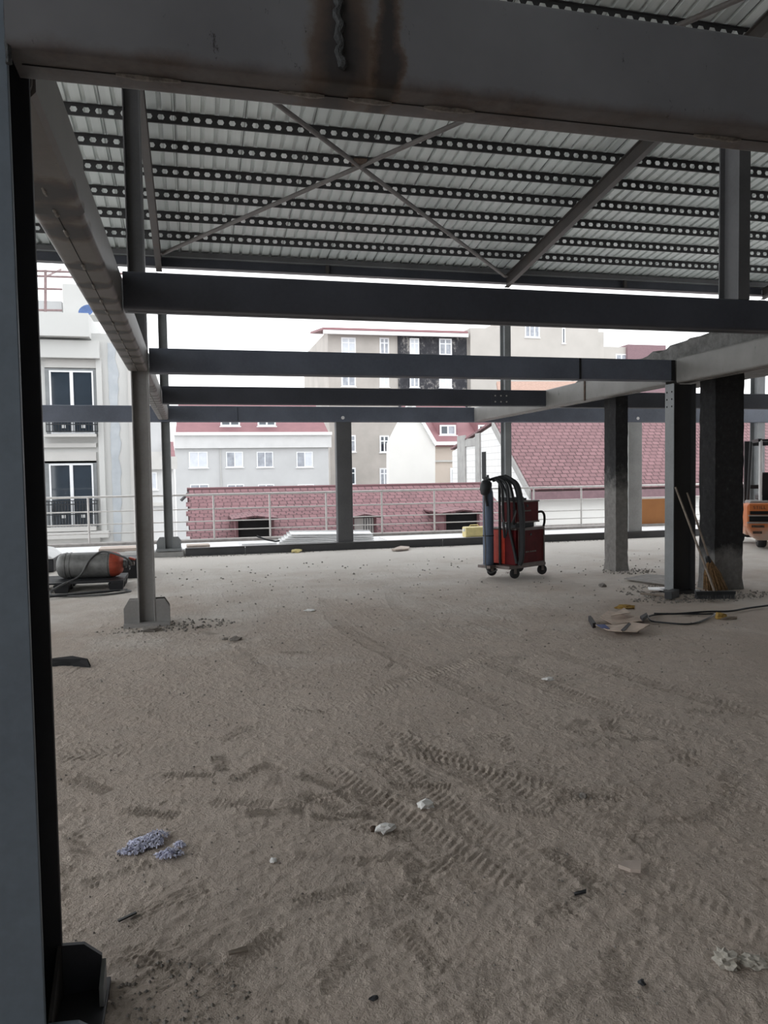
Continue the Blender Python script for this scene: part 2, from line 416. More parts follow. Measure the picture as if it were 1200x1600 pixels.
# tyre tracks: the measured curves, on the floor
tracks = [
 ([(512,925),(513,945),(530,972),(575,1002),(660,1045),(780,1100),(950,1175),(1190,1275)], .12),
 ([(612,915),(618,938),(645,968),(700,1003),(800,1048),(930,1100),(1190,1180)], .12),
 ([(560,905),(640,925),(760,975),(900,1030),(1190,1120)], .11),
 ([(360,1010),(430,1065),(520,1110),(640,1165),(760,1220),(880,1290),(1060,1400),(1195,1480)], .13),
 ([(110,1060),(250,1105),(400,1150),(520,1215),(640,1290),(800,1400)], .12),
 ([(100,1180),(220,1165),(420,1120),(640,1060),(860,985)], .12),
 ([(420,1065),(500,1120),(600,1190),(700,1270),(790,1330),(900,1420)], .12),
 ([(1190,1350),(1050,1300),(900,1240),(730,1190),(560,1170),(330,1200)], .12)]
for pts, w in tracks:
    w *= .85
    P2 = [atZ(*p) for p in pts]; P2 = np.array([(p.x, p.y) for p in P2])
    dens = []
    for i in range(len(P2)-1):                       # Catmull-Rom densify
        p0, p1, p2, p3 = P2[max(i-1, 0)], P2[i], P2[i+1], P2[min(i+2, len(P2)-1)]
        for t in np.linspace(0, 1, 22, endpoint=False):
            dens.append(.5*((2*p1)+(-p0+p2)*t+(2*p0-5*p1+4*p2-p3)*t*t+(-p0+3*p1-3*p2+p3)*t**3))
    dens = np.array(dens); seg = np.diff(dens, axis=0); ln = np.hypot(seg[:, 0], seg[:, 1]); cum = np.concatenate([[0], np.cumsum(ln)])
    lo = dens.min(0)-.3; hi = dens.max(0)+.3
    r0, r1 = np.searchsorted(ys, [lo[1], hi[1]]); c0, c1 = np.searchsorted(xs, [lo[0], hi[0]])
    sx, sy = GX[r0:r1, c0:c1].ravel(), GY[r0:r1, c0:c1].ravel()
    best = np.full(sx.shape, 9.0); bs = np.zeros_like(sx); bt = np.zeros_like(sx)
    for i in range(len(seg)):
        if ln[i] < 1e-6: continue
        d = seg[i]/ln[i]; rx, ry = sx-dens[i, 0], sy-dens[i, 1]
        al = np.clip(rx*d[0]+ry*d[1], 0, ln[i]); ex, ey = rx-al*d[0], ry-al*d[1]; dist = np.hypot(ex, ey)
        k = dist < best; best[k] = dist[k]; bs[k] = cum[i]+al[k]; bt[k] = (d[0]*ry-d[1]*rx)[k]
    inside = np.clip((w-best)/.012, 0, 1); edge = np.exp(-((best-w-.012)/.014)**2)
    ph = (bs+.55*np.abs(bt))/.044+np.where(bt > 0, .5, 0)
    lug = np.clip(np.sin(2*math.pi*ph)*2.2, -1, 1)*np.clip(np.abs(bt)/.012-.3, 0, 1)
    fade = np.clip(vnoise(sx, sy, 1.4, 21)*2.2-.35, .15, 1)
    dz = inside*(-.0015+.0032*lug)*fade+edge*.0018*fade
    Z[r0:r1, c0:c1] += dz.reshape(r1-r0, c1-c0)
# boot prints
rs = np.random.RandomState(11)
for k in range(150):
    if k < 115: cx, cy = rs.uniform(-.8, 2.6), rs.uniform(1.45, 4.2)
    else: cx, cy = rs.uniform(-1, 5), rs.uniform(4, 8)
    a = rs.uniform(0, math.pi); sz = rs.uniform(.9, 1.1)
    r0, r1 = np.searchsorted(ys, [cy-.2, cy+.2]); c0, c1 = np.searchsorted(xs, [cx-.2, cx+.2])
    sx, sy = GX[r0:r1, c0:c1]-cx, GY[r0:r1, c0:c1]-cy
    u = (sx*math.cos(a)+sy*math.sin(a))/sz; v = (-sx*math.sin(a)+sy*math.cos(a))/sz
    wid = .048-.012*np.exp(-((u+.02)/.05)**2)
    ins = np.clip((.145-np.abs(u))/.012, 0, 1)*np.clip((wid-np.abs(v))/.008, 0, 1)*(rs.uniform(.4, 1))
    rim = np.exp(-((np.maximum(np.abs(v)-wid, np.abs(u)-.145)-.008)/.009)**2)*.5
    if k % 3 == 0: pat = np.sin(2*math.pi*u/.021)
    elif k % 3 == 1: pat = np.sin(2*math.pi*(u+.5*np.abs(v))/.024)
    else: pat = np.sin(2*math.pi*(u+v)/.022)
    Z[r0:r1, c0:c1] += ins*(-.0015+.0036*np.clip(pat*2, -1, 1))+rim*.002
Z -= .006
Z[-3:, :] *= .3
ny, nx = GX.shape
me = bpy.data.meshes.new('floor')
co = np.stack([GX.ravel(), GY.ravel(), Z.ravel()], 1).astype(np.float32)
idx = np.arange(ny*nx).reshape(ny, nx)
q = np.stack([idx[:-1, :-1], idx[:-1, 1:], idx[1:, 1:], idx[1:, :-1]], -1).reshape(-1, 4)
me.vertices.add(len(co)); me.vertices.foreach_set('co', co.ravel())
me.loops.add(q.size); me.loops.foreach_set('vertex_index', q.ravel().astype(np.int32))
me.polygons.add(len(q)); me.polygons.foreach_set('loop_start', np.arange(0, q.size, 4, dtype=np.int32))
me.polygons.foreach_set('loop_total', np.full(len(q), 4, dtype=np.int32))
me.polygons.foreach_set('use_smooth', np.ones(len(q), dtype=bool))
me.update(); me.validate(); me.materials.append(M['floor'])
floor = bpy.data.objects.new('floor', me); COL.objects.link(floor); struct(floor)
def fz(x, y):
    i = min(max(np.searchsorted(ys, y), 0), ny-1); j = min(max(np.searchsorted(xs, x), 0), nx-1); return float(Z[i, j])

# slab under the floor, terrace strip, low kerb, street level
struct(build('floor_slab', MB().box(-9, 15, -9, 15.3, -.45, -.06), 'concrete'))
struct(build('terrace_slab', MB().box(-9, 15, 15.42, 17.6, -.4, .115), 'terrace'))
mb = MB().box(-9, 15, 17.02, 17.36, .115, .17); struct(build('trim_1', mb, 'board_grey'))
struct(build('ground', MB().box(-120, 160, -60, 200, -10.2, -10), 'ground'))
struct(build('wall_back', MB().box(-9, 15, -8.2, -8, -.4, 9.2), 'backwall'))
struct(build('light_block_wall', MB().box(15, 15.2, -8, 9.0, -.4, 9.2), 'backwall'))  # added out-of-view wall; keeps light from entering on the right

# kerb: dark steel channel lying along the floor edge
k = thing('kerb_channel', (3, 15.38, -.06), 'long dark steel channel lying along the floor edge under the railing', 'steel channel')
xa = -.16
for a, b_ in ((xa, .98), (.99, 5.1), (5.11, 14.9)):
    build('channel_length', MB().sect([(-.06, -.07), (.04, -.07), (.04, .155), (-.06, .155), (-.06, .143), (.028, .143), (.028, -.058), (-.06, -.058)][::-1], 'x', a, b_, (15.38, 0)), 'steel_mid', k)
# ================================================================== STEEL FRAME
BZ0, BZ1 = 2.64, 2.88
def column(name, x, y, z0, z1, w, d, rot, mat, label, base=True, tf=.014, plate=None, wings=True, wing_h=.26, cat='steel column'):
    t = thing(name, (x, y, z0), label, cat)
    build('shaft', MB().sect(Hpoly(w, d, tf, .01, rot), 'z', z0+.012, z1, (x, y)), mat, t, bevel=.003)
    if base:
        pw = plate or .26
        build('base_plate', MB().box(x-pw, x+pw, y-pw*.75, y+pw*.75, z0-.02, z0+.022), mat, t, bevel=.003)
        if wings:
            ex = (w if rot else d)/2; ey = (d if rot else w)/2
            for sy in (-1, 1):
                for sx in (-1, 1):
                    yy = y+sy*(ey-.007)
                    e0 = x+sx*(ex if not rot else ex); e1 = x+sx*(ex+.145)
                    poly = [(e0, yy, z0+.022), (e1, yy, z0+.022), (e1, yy, z0+wing_h*.68), (e1-sx*.05, yy, z0+wing_h), (e0, yy, z0+wing_h)]
                    build('gusset', MB().prism(poly, (0, -sy*.012, 0)), mat, t)
    return t

# near column on the left: wide face towards the camera
nx_, ny_ = -.625, 2.2875
t = thing('steel_column', (nx_, ny_, 0), 'nearest blue-grey steel column filling the left edge of the photo', 'steel column')
build('face_plate', MB().box(-.825, -.425, 2.172, 2.188, .012, 7.3), 'galv_blue', t, bevel=.003)
build('web', MB().box(-.632, -.618, 2.188, 2.385, .012, 7.3), 'anthracite', t)
build('back_flange', MB().box(-.83, -.413, 2.385, 2.402, .012, 7.3), 'shaded_flange', t, bevel=.003)  # coloured dark to stand for the shade behind the face plate
build('base_plate', MB().box(-.86, -.285, 2.14, 2.44, -.02, .012), 'shaded_flange', t, bevel=.003)
build('gusset', MB().prism([(-.413, 2.384, .012), (-.303, 2.384, .012), (-.303, 2.384, .115), (-.352, 2.384, .158), (-.413, 2.384, .163)], (0, .014, 0)), 'anthracite', t)
build('gusset', MB().prism([(-.425, 2.19, .012), (-.30, 2.19, .012), (-.30, 2.19, .02), (-.345, 2.19, .052), (-.425, 2.19, .058)], (0, .012, 0)), 'galv_blue', t)
build('stiffener', MB().prism([(-.425, 2.204, .012), (-.425, 2.383, .012), (-.425, 2.383, .165), (-.425, 2.204, .06)], (.010, 0, 0)), 'brown_steel', t)
build('stiffener', MB().prism([(-.303, 2.384, .012), (-.303, 2.384, .105), (-.303, 2.30, .07), (-.303, 2.30, .012)], (.012, 0, 0)), 'steel_grey', t)
build('weld_bead', MB().tube([(-.421, 2.166, z) for z in np.linspace(2.60, 2.93, 14)], [.007+.004*random.random() for _ in range(14)], 6), 'weld', t)

tsl = column('steel_column', -.50, 8.47, 0, 2.75, .17, .172, False, 'col_grey', 'tall slim steel column with winged base plate right of the gas cylinder', plate=.23)
build('shaded_upper_shaft', MB().sect(Hpoly(.17, .172, .014, .01), 'z', 2.75, 6.43, (-.50, 8.47)), 'steel_mid', tsl, bevel=.003)  # same column coloured darker; light fading above the floor painted in
build('splice_plate', MB().box(-.59, -.41, 8.38, 8.56, 2.735, 2.75), 'steel_mid', tsl)  # joint added where the lower and upper colours meet
column('steel_column', -.47, 15.5, .13, 5.435, .17, .165, False, 'steel_grey', 'far left eave column standing on a raised concrete footing', plate=.24, wing_h=.24)
tb = column('steel_column', 5.955, 8.47, 0, 2.60, .18, .31, False, 'shaded_web', 'dark steel column the two brooms lean against', base=True, plate=.2, wings=False)
build('lit_flange_face', MB().box(5.793, 5.801, 8.38, 8.56, .012, 2.60), 'steel_grey', tb)  # paler overlay paints the sidelight on the left flange
column('steel_column', 6.62, 15.55, .13, 5.435, .14, .26, True, 'steel_grey', 'far steel column directly behind the red welding cart', base=False)
column('steel_column', 13.0, 15.55, .13, 5.435, .2, .26, True, 'steel_grey', 'far steel column behind the orange forklift', base=False)
column('steel_post', 4.28, 5.40, BZ1-.012, 4.6, .105, .24, True, 'steel_mid', 'short upright post standing on top of the second cross beam', base=False, cat='steel post')
# mid posts under the far beam (closed box section)
for x0, x1, lab in ((2.86, 3.18, 'broad grey post under the far beam, between railing and floor, left of the welding cart'),
                    (9.50, 9.84, 'broad grey post under the far beam, beside the orange board')):
    pm = 'light_post' if x0 > 5 else 'steel_mid'
    t = thing('steel_post', ((x0+x1)/2, 15.5, .13), lab, 'steel post')
    build('shaft', MB().sect(rrect(x0, x1, 15.4, 15.6, .012), 'z', .155, 2.6, (0, 0)), pm, t, smooth=True)
    build('base_plate', MB().box(x0-.03, x1+.03, 15.37, 15.63, .115, .157), 'steel_mid', t)
# footing under the far left column
tag(build('concrete_footing', MB().prism([(-.78, 15.33, -.05), (-.18, 15.33, -.05), (-.2, 15.36, .10), (-.75, 15.36, .10)], (0, .4, 0)), 'concrete', loc=(-.48, 15.5, 0), bevel=.015),
    'rough concrete footing block under the far left eave column', 'concrete block')

def boxbeam(name, axis, a0, a1, c0, c1, z0, z1, mat, label, r=.028, seams=(), studs=(), bolts=None, splice=None):
    mid = (a0+a1)/2; cc = (c0+c1)/2
    loc = (mid, cc, z0) if axis == 'x' else (cc, mid, z0)
    t = thing(name, loc, label, 'steel beam')
    build('box_section', MB().sect(rrect(c0, c1, z0, z1, r, 4), axis, a0, a1), mat, t, smooth=True)
    def p(a, c, z): return (a, c, z) if axis == 'x' else (c, a, z)
    mb = MB()
    mb.tube([p(a, cc, z0-.0005) for a in (a0+.02, a1-.02)], .0022, 5); build('seam', mb, 'black_gap', t)
    for s0, s1 in studs:
        n = 7; build('weld_bead', MB().tube([p(s0+(s1-s0)*i/(n-1), cc+random.uniform(-.002, .002), z0-.002) for i in range(n)],
                     [.004]+[.009+random.uniform(-.002, .002) for _ in range(n-2)]+[.004], 6), 'weld_light', t, smooth=True)
    return t
# A: the big front beam
MA = rusty_beam('front_beam_paint', (.155, .158, .170), 0, ((.43-2.788, .12), (.57-2.788, .05)), 0.0)
tA = boxbeam('steel_beam', 'x', -.424, 6.0, 2.15, 2.335, BZ0, 2.927, MA, 'big rust-stained box beam crossing the top of the photo', r=.02,
        studs=((-.17, .0), (.27, .40), (.47, .60), (.70, .86), (1.62, 1.80)))
n = 26
build('butt_weld', MB().tube([(.432+.012*math.sin(i*1.3)*.4-.010*i/n, 2.145, BZ0+.03+(.27)*i/(n-1)) for i in range(n)],
      [.010+.005*abs(math.sin(i*2.1)) for i in range(n)], 7), 'weld', tA, smooth=True)

# L: left longitudinal beams
LW = [3.139, 3.384, 3.66, 4.226, 4.642, 5.028, 5.365, 5.75, 6.093, 6.481, 6.925, 7.319, 7.762]
ML = rusty_beam('left_beam_paint', (.165, .155, .147), 1, (), 0.0, .35, spots=[(y_-5.3825+.05, .17 if y_ < 4 else .12) for y_ in LW])
boxL = boxbeam('steel_beam', 'y', 2.405, 8.36, -.615, -.41, BZ0, BZ1, ML, 'long box beam running away overhead along the left column line', r=.03,
       studs=[(y_, y_+.10) for y_ in LW])
build('splice_edge', MB().sect([(-.417, BZ0-.004), (-.402, BZ0+.012), (-.402, BZ1-.01), (-.412, BZ1-.01), (-.412, BZ0+.02), (-.424, BZ0+.006), (-.60, BZ0-.001), (-.60, BZ0-.006)], 'y', 2.42, 3.45), ML, boxL)
boxL2 = boxbeam('steel_beam', 'y', 8.58, 15.4, -.60, -.41, BZ0, BZ1, ML, 'second length of the left box beam, beyond the slim column', r=.03,
        studs=[(9.6+.5*i, 9.78+.5*i) for i in range(11)])
# lateral beams
MAN = 'anthracite'
boxbeam('steel_beam', 'x', -.40, 5.82, 5.27, 5.45, BZ0, BZ1, MAN, 'second cross beam from the camera, dark, carrying the short post', r=.02)
MC = rusty_beam('third_beam_paint', (.062, .065, .072), 0, ((4.55-3., .05),), 0.0, .3)
tC = boxbeam('steel_beam', 'x', -.40, 5.815, 8.40, 8.58, BZ0-.005, BZ1+.01, 'blue_steel', 'third cross beam from the camera, ending above the broom column', r=.02)
for xx in (4.52, 5.77): build('end_plate', MB().box(xx, xx+(.025 if xx < 5 else .05), 8.392, 8.59, BZ0-.004, BZ1+.004), 'black_gap', tC)
tD = boxbeam('steel_beam', 'x', -.40, 5.82, 11.96, 12.13, BZ0-.005, BZ1+.02, MAN, 'fourth cross beam from the camera, with a bolted splice of six bolts', r=.02)
for i in range(3):
    for j in range(2):
        cx = 4.90+.10*i; cz = BZ0+.06+.10*j
        build('bolt', MB().lathe([(.0, 0), (.013, 0), (.013, .008), (.009, .012), (0, .012)], (cx, 11.948, cz), (0, -1, 0), 6), 'stainless', tD)
build('splice_plate', MB().box(4.83, 5.19, 11.948, 11.96, BZ0+.01, BZ1-.05), 'anthracite', tD)
boxbeam('steel_beam', 'x', 6.03, 14.5, 12.03, 12.2, BZ0-.02, BZ1+.01, MAN, 'dark cross beam continuing right behind the sooty columns', r=.02)
tE = boxbeam('steel_beam', 'x', -8.0, 14.8, 15.38, 15.56, 2.60, 2.91, 'blue_steel', 'farthest cross beam along the floor edge over the railing', r=.02)
build('patch_plate', MB().box(.5, .9, 15.366, 15.38, 2.61, 2.885), 'blue_steel', tE)
for xx in (3.0, 9.72): build('bolt_hole', MB().lathe([(0, 0), (.035, 0), (.035, .006), (0, .006)], (xx, 15.379, 2.685), (0, -1, 0), 14), 'white_paint', tE)
# right longitudinal beams
MR = rusty_beam('right_beam_paint', (.22, .215, .205), 1, ((0, .0001),), 0.0, .5)
boxbeam('steel_beam', 'y', 2.6, 8.37, 5.82, 6.02, 2.60, 2.91, MR, 'pale box beam on the right under the broken concrete slab', r=.03, studs=[(5.8+.5*i, 5.95+.5*i) for i in range(5)])
tR2 = boxbeam('steel_beam', 'y', 8.59, 15.36, 5.82, 6.02, 2.60, 2.91, MR, 'pale box beam with welded joint running to the far beam at right', r=.03, studs=[(9.5+.5*i, 9.65+.5*i) for i in range(10)])
build('butt_weld', MB().box(5.808, 5.82, 10.62, 10.66, 2.60, 2.91), 'rust', tR2)
# bolt rows on broom column
tcol = [o for o in bpy.data.objects if o.get('label', '').startswith('dark steel column the two brooms')][0]
for j in range(3):
    for i in range(2):
        build('bolt_hole', MB().lathe([(0, 0), (.011, 0), (.011, .004), (0, .004)], (5.793, 8.42+.1*i, 2.32+.09*j), (-1, 0, 0), 8), 'black_gap', tcol)

# ================================================================== ROOF
S = .142
def zsheet(y): return 5.87+S*(15.3-y)
# corrugated sheeting, trapezoid ribs running up the slope
pitch = .19; mb = MB(); prof = []
x = -9.0
while x < 15:
    prof += [(x, 0), (x+.125, 0), (x+.137, .035), (x+.178, .035)]; x += pitch
y0, y1 = -8.0, 15.75
vs = [(px_, y0, zsheet(y0)+h_) for px_, h_ in prof]+[(px_, y1, zsheet(y1)+h_) for px_, h_ in prof]
n = len(prof); mb.add(vs, [(i, i+1, n+i+1, n+i) for i in range(n-1)])
ceil = build('ceiling', mb, 'sheet'); struct(ceil)
sm = ceil.modifiers.new('thick', 'SOLIDIFY'); sm.thickness = .004; sm.offset = 1
# 

ordn = ['lowest', 'second', 'third', 'fourth', 'fifth', 'sixth', 'seventh', 'eighth', 'ninth', 'tenth', 'eleventh']
pys = [14.6, 13.86, 13.13, 12.41, 11.71, 11.02, 10.34, 9.65, 8.95, 8.24]
hexv = [(-.047, 0), (-.029, .034), (.029, .034), (.047, 0), (.029, -.034), (-.029, -.034)]
for i, py in enumerate(pys):
    z1 = zsheet(py)-.004; z0 = z1-.148; zc = (z0+z1)/2; mb = MB()
    P_ = .158; xst = -6.2; nh = int((14.6-xst)/P_)
    tw = .006
    for h_ in range(nh):
        cx = xst+P_*(h_+.5); l, r_ = cx-P_/2, cx+P_/2
        hx = [(cx+a, zc+b) for a, b in hexv]
        out = [(l, zc), (l, z1), (r_, z1), (r_, zc), (r_, z0), (l, z0)]
        vs = [(a, py, b) for a, b in out]+[(a, py, b) for a, b in hx]
        mb.add(vs, [(0, 1, 7, 6), (1, 2, 8, 7), (2, 3, 9, 8), (3, 4, 10, 9), (4, 5, 11, 10), (5, 0, 6, 11)])
    xe = xst+P_*nh
    mb.box(xst, xe, py, py+.03, z0, z0+.004); mb.box(xst, xe, py-.03, py, z1-.004, z1)
    o = build('purlin', mb, 'purlin', loc=(4, py, z0))
    tag(o, f'{ordn[i]} perforated roof purlin counted upward from the eave', 'roof purlin', 'perforated purlins under the roof sheets')
# rafters under the purlins
def rafter(x, label, w=.10):
    def zb(y): return zsheet(y)-.165
    t = thing('rafter', (x, 15.3, zb(15.3)-.2), label, 'rafter')
    hh = .24; tf = .012; y0, y1 = -7.9, 15.42
    def bar(xa, xb, za, zb_):
        mb = MB(); mb.prism([(xa, y0, zb(y0)+za), (xb, y0, zb(y0)+za), (xb, y0, zb(y0)+zb_), (xa, y0, zb(y0)+zb_)], (0, y1-y0, zb(y1)-zb(y0))); return mb
    build('bottom_flange', bar(x-w/2, x+w/2, -hh, -hh+tf), 'brown_steel', t)
    build('top_flange', bar(x-w/2, x+w/2, -tf, -.001), 'brown_steel', t)
    build('web', bar(x-.006, x+.006, -hh+tf, -tf), 'brown_steel', t)
    return t
rafter(-.50, 'sloping roof rafter above the slim left column', .11)
rafter(6.60, 'sloping brown roof rafter running down to the column behind the cart')
rafter(13.0, 'sloping roof rafter at the far right end of the eave')
# cross bracing tubes
def brace(a, b, label):
    zo = .40
    A = Vector((a[0], a[1], zsheet(a[1])-.30)); B = Vector((b[0], b[1], zsheet(b[1])-.30))
    t = thing('brace_tube', A, label, 'bracing')
    build('tube', MB().tube([A, B], .034, 12), 'brace', t, smooth=True)
    d = (B-A).normalized()
    for p, s_ in ((A, 1), (B, -1)):
        build('end_plate', MB().obox(p, d*.09, Vector((-d.y, d.x, 0))*.045, Vector((0, 0, .006))), 'brace', t)
brace((-.40, 14.83), (6.50, 6.85), 'thin brace tube under the roof rising to the upper right')
brace((6.42, 15.08), (-.40, 8.62), 'thin brace tube under the roof rising to the upper left')
bz = zsheet(11.35)-.29
tag(build('gusset_plate', MB().obox((2.52, 11.3, bz-.005), (.10, 0, 0), (0, .10, -.014), (0, 0, .008)), 'rust', loc=(2.52, 11.3, bz)), 'rusty plate where the two brace tubes cross', 'steel plate')
# eave beam and gutter
e = thing('eave_beam', (3, 15.45, 5.53), 'long dark steel eave beam under the roof edge', 'eave beam')
build('web', MB().box(-9, 14.9, 15.44, 15.452, 5.55, 5.72), 'anthracite', e)
build('bottom_flange', MB().box(-9, 14.9, 15.36, 15.52, 5.535, 5.55), 'steel_mid', e)
build('top_flange', MB().box(-9, 14.9, 15.36, 15.52, 5.72, 5.735), 'steel_grey', e)
for xx in (2.74, 9.4): build('stiffener', MB().box(xx-.03, xx+.03, 15.36, 15.44, 5.55, 5.72), 'brown_steel', e)
tag(build('gutter', MB().sect([(-.10, .09), (-.10, .0), (.12, .0), (.12, .09), (.11, .09), (.11, .01), (-.09, .01), (-.09, .09)][::-1], 'x', -9, 14.9, (15.46, 5.735)), 'steel_mid', loc=(3, 15.46, 5.735)),
    'dark sheet gutter along the eave above the eave beam', 'gutter')

# ================================================================== CONCRETE COLUMNS AND BROKEN SLAB
def rough_box(x0, x1, y0, y1, z0, z1, nx, ny, nz, amp, seed, taper=0):
    rs = np.random.RandomState(seed); mb = MB(); ids = {}
    def vert(i, j, k):
        key = (i, j, k)
        if key not in ids:
            j_ = amp*rs.uniform(-1, 1, 3)
            fl = 1+taper*max(0, 1-k/2.0) if k < 3 else 1
            x = x0+(x1-x0)*i/nx; y = y0+(y1-y0)*j/ny; xc, yc = (x0+x1)/2, (y0+y1)/2
            ids[key] = len(mb.v); mb.v.append(Vector((xc+(x-xc)*fl+j_[0], yc+(y-yc)*fl+j_[1], z0+(z1-z0)*k/nz+j_[2])))
        return ids[key]
    for i in range(nx):
        for j in range(ny):
            for k in (0, nz): mb.f.append((vert(i, j, k), vert(i+1, j, k), vert(i+1, j+1, k), vert(i, j+1, k)))
    for i in range(nx):
        for k in range(nz):
            for j in (0, ny): mb.f.append((vert(i, j, k), vert(i+1, j, k), vert(i+1, j, k+1), vert(i, j, k+1)))
    for j in range(ny):
        for k in range(nz):
            for i in (0, nx): mb.f.append((vert(i, j, k), vert(i, j+1, k), vert(i, j+1, k+1), vert(i, j, k+1)))
    return mb
tag(build('concrete_column', rough_box(6.42, 6.835, 8.42, 8.73, -.04, 2.95, 6, 5, 34, .005, 3, .10), 'burnt_col', loc=(6.63, 8.55, 0)),
    'thick soot-blackened concrete column behind the straw broom', 'concrete column')
tag(build('concrete_column', rough_box(6.24, 6.445, 10.47, 10.80, -.04, 2.66, 3, 4, 34, .004, 4, .12), 'half_col', loc=(6.345, 10.63, 0)),
    'slim concrete column, grey below and sooty above, right of the cart', 'concrete column')
# broken slab on top of the right beam
mb = MB(); prof = [(2.5, .30), (6.2, .27), (7.2, .25), (7.7, .29), (8.2, .30), (8.6, .27), (9.0, .24), (9.3, .24), (9.7, .17), (10.0, .19), (10.3, .13), (10.9, .10), (11.5, .03)]
rs = np.random.RandomState(5); rows = []
fine = []
for (a, ha), (b_, hb) in zip(prof[:-1], prof[1:]):
    nn = max(2, int((b_-a)/.12))
    for q_ in range(nn): fine.append((a+(b_-a)*q_/nn, ha+(hb-ha)*q_/nn))
fine.append(prof[-1])
nxs = [5.99, 6.2, 6.5, 6.75, 7.1, 7.6, 8.4]
for yy, hh in fine:
    rows.append(([(x_+rs.uniform(-.02, .02), yy+rs.uniform(-.03, .03), 2.914) for x_ in nxs], [(x_+rs.uniform(-.02, .02), yy+rs.uniform(-.03, .03), 2.91+hh*(1 if q_ > 0 else .75)+rs.uniform(-.025, .025)) for q_, x_ in enumerate(nxs)]))
nr, nc = len(rows), len(nxs); vs = []
for b_, t_ in rows: vs += b_+t_
def ix(r, c, top): return r*2*nc+(nc if top else 0)+c
fs = []
for r in range(nr-1):
    for c in range(nc-1):
        fs.append((ix(r, c, 0), ix(r, c+1, 0), ix(r+1, c+1, 0), ix(r+1, c, 0))); fs.append((ix(r, c, 1), ix(r+1, c, 1), ix(r+1, c+1, 1), ix(r, c+1, 1)))
    for c in (0, nc-1): fs.append((ix(r, c, 0), ix(r+1, c, 0), ix(r+1, c, 1), ix(r, c, 1)))
for r in (0, nr-1):
    for c in range(nc-1): fs.append((ix(r, c, 0), ix(r, c+1, 0), ix(r, c+1, 1), ix(r, c, 1)))
mb.add(vs, fs)
tag(build('broken_slab', mb, 'rubble', loc=(7, 8, 2.91)), 'broken grey concrete slab edge lying on the right box beam', 'broken concrete')

# ================================================================== RAILING
r = thing('railing', (3, 17.2, .17), 'stainless steel terrace railing with four rails', 'railing')
for i, (zz, rr) in enumerate(((1.14, .024), (.83, .015), (.56, .013), (.365, .013))):
    build('top_rail' if i == 0 else 'rail', MB().tube([(-8.8, 17.2, zz), (14.9, 17.2, zz)], rr, 10), 'stainless', r, smooth=True)
for xx in (-4.6, -3.4, -2.14, -1.2, .44, 1.66, 2.93, 4.23, 5.5, 6.76, 8.03, 9.3, 10.55, 11.8, 13.05, 14.3):
    build('post', MB().tube([(xx, 17.2, .17), (xx, 17.2, 1.14)], .022, 10), 'stainless', r, smooth=True)
# things lying on the terrace
tz = .115
s_ = thing('metal_sheet_stack', (2.7, 16.0, tz), 'fanned stack of long white metal sheets on the terrace by the railing', 'metal sheets')
for i in range(5):
    a = (i-2)*.022; L = 1.0-.03*i; cx = 2.72+.03*i; cz = tz+.012+i*.034
    dx = Vector((math.cos(a), math.sin(a), (-.028 if i > 2 else -.01)))
    pr_ = [(-.14, .0), (-.14, .024), (-.128, .024), (-.128, .006), (.128, .006), (.128, .024), (.14, .024), (.14, .0)]
    c = Vector((cx, 16.0+.02*i, cz+.03)); sy = Vector((-math.sin(a), math.cos(a), .22))
    mb = MB(); A = [c-dx*L+sy*p[0]+Vector((0, 0, p[1])) for p in pr_]; mb.prism(A, dx*2*L); build('sheet', mb, 'white_sheet', s_)
def slab(name, x0, x1, y0, y1, z0, z1, mat, label, cat, a=0, bevel=.004):
    c = Vector(((x0+x1)/2, (y0+y1)/2, (z0+z1)/2)); ca, sa = math.cos(a), math.sin(a)
    return tag(build(name, MB().obox(c, Vector((ca, sa, 0))*(x1-x0)/2, Vector((-sa, ca, 0))*(y1-y0)/2, (0, 0, (z1-z0)/2)), mat, loc=(c.x, c.y, z0), bevel=bevel), label, cat)
slab('wood_board', -1.78, -.82, 15.50, 16.1, tz, tz+.07, 'wood', 'pale wooden board on the terrace behind the gas cylinder', 'wooden board', .04)
slab('wood_board', -.14, .3, 15.5, 15.9, tz, tz+.075, 'wood', 'short pale wooden board beside the far left column footing', 'wooden board', .04)
slab('metal_sheet', -4.2, .9, 15.5, 16.8, tz, tz+.012, 'white_sheet', 'flat white sheet lying along the left of the terrace', 'metal sheet', .0)
slab('foam_strip', .95, 1.65, 15.75, 15.98, tz, tz+.05, 'white_sheet', 'short white strips lying on the terrace left of the sheet stack', 'metal strip', -.05)
slab('metal_sheet', 4.0, 5.7, 15.55, 16.6, tz, tz+.012, 'white_sheet', 'flat white sheet on the terrace left of the cream canister', 'metal sheet', .0)
slab('metal_sheet', 7.1, 9.3, 15.6, 16.6, tz, tz+.012, 'white_sheet', 'flat white sheet on the terrace right of the cart', 'metal sheet', .0)
tag(build('iron_bar', MB().tube([(1.25, 15.85, tz+.19), (1.42, 15.8, tz+.12), (1.62, 15.75, tz+.075), (1.70, 15.7, tz+.09)], .018, 8), 'black_iron', loc=(1.5, 15.8, tz)), 'dark bent bar leaning on the white strips', 'metal bar')
# canister
c = thing('canister', (6.02, 15.95, tz), 'cream plastic canister lying on the terrace behind the cart', 'canister')
build('body', MB().sect(rrect(-.12, .12, .002, .225, .045, 4), 'x', 5.78, 6.28, (15.95, tz)), 'canister', c, smooth=True, bevel=.01)
build('cap', MB().lathe([(0, 0), (.035, 0), (.035, .04), (0, .04)], (5.78, 15.9, tz+.16), (-1, 0, 0), 14), 'white_paint', c)
build('handle', MB().tube([(5.9, 15.95, tz+.22), (5.93, 15.95, tz+.262), (6.1, 15.95, tz+.262), (6.14, 15.95, tz+.22)], .012, 8), 'canister', c, smooth=True)
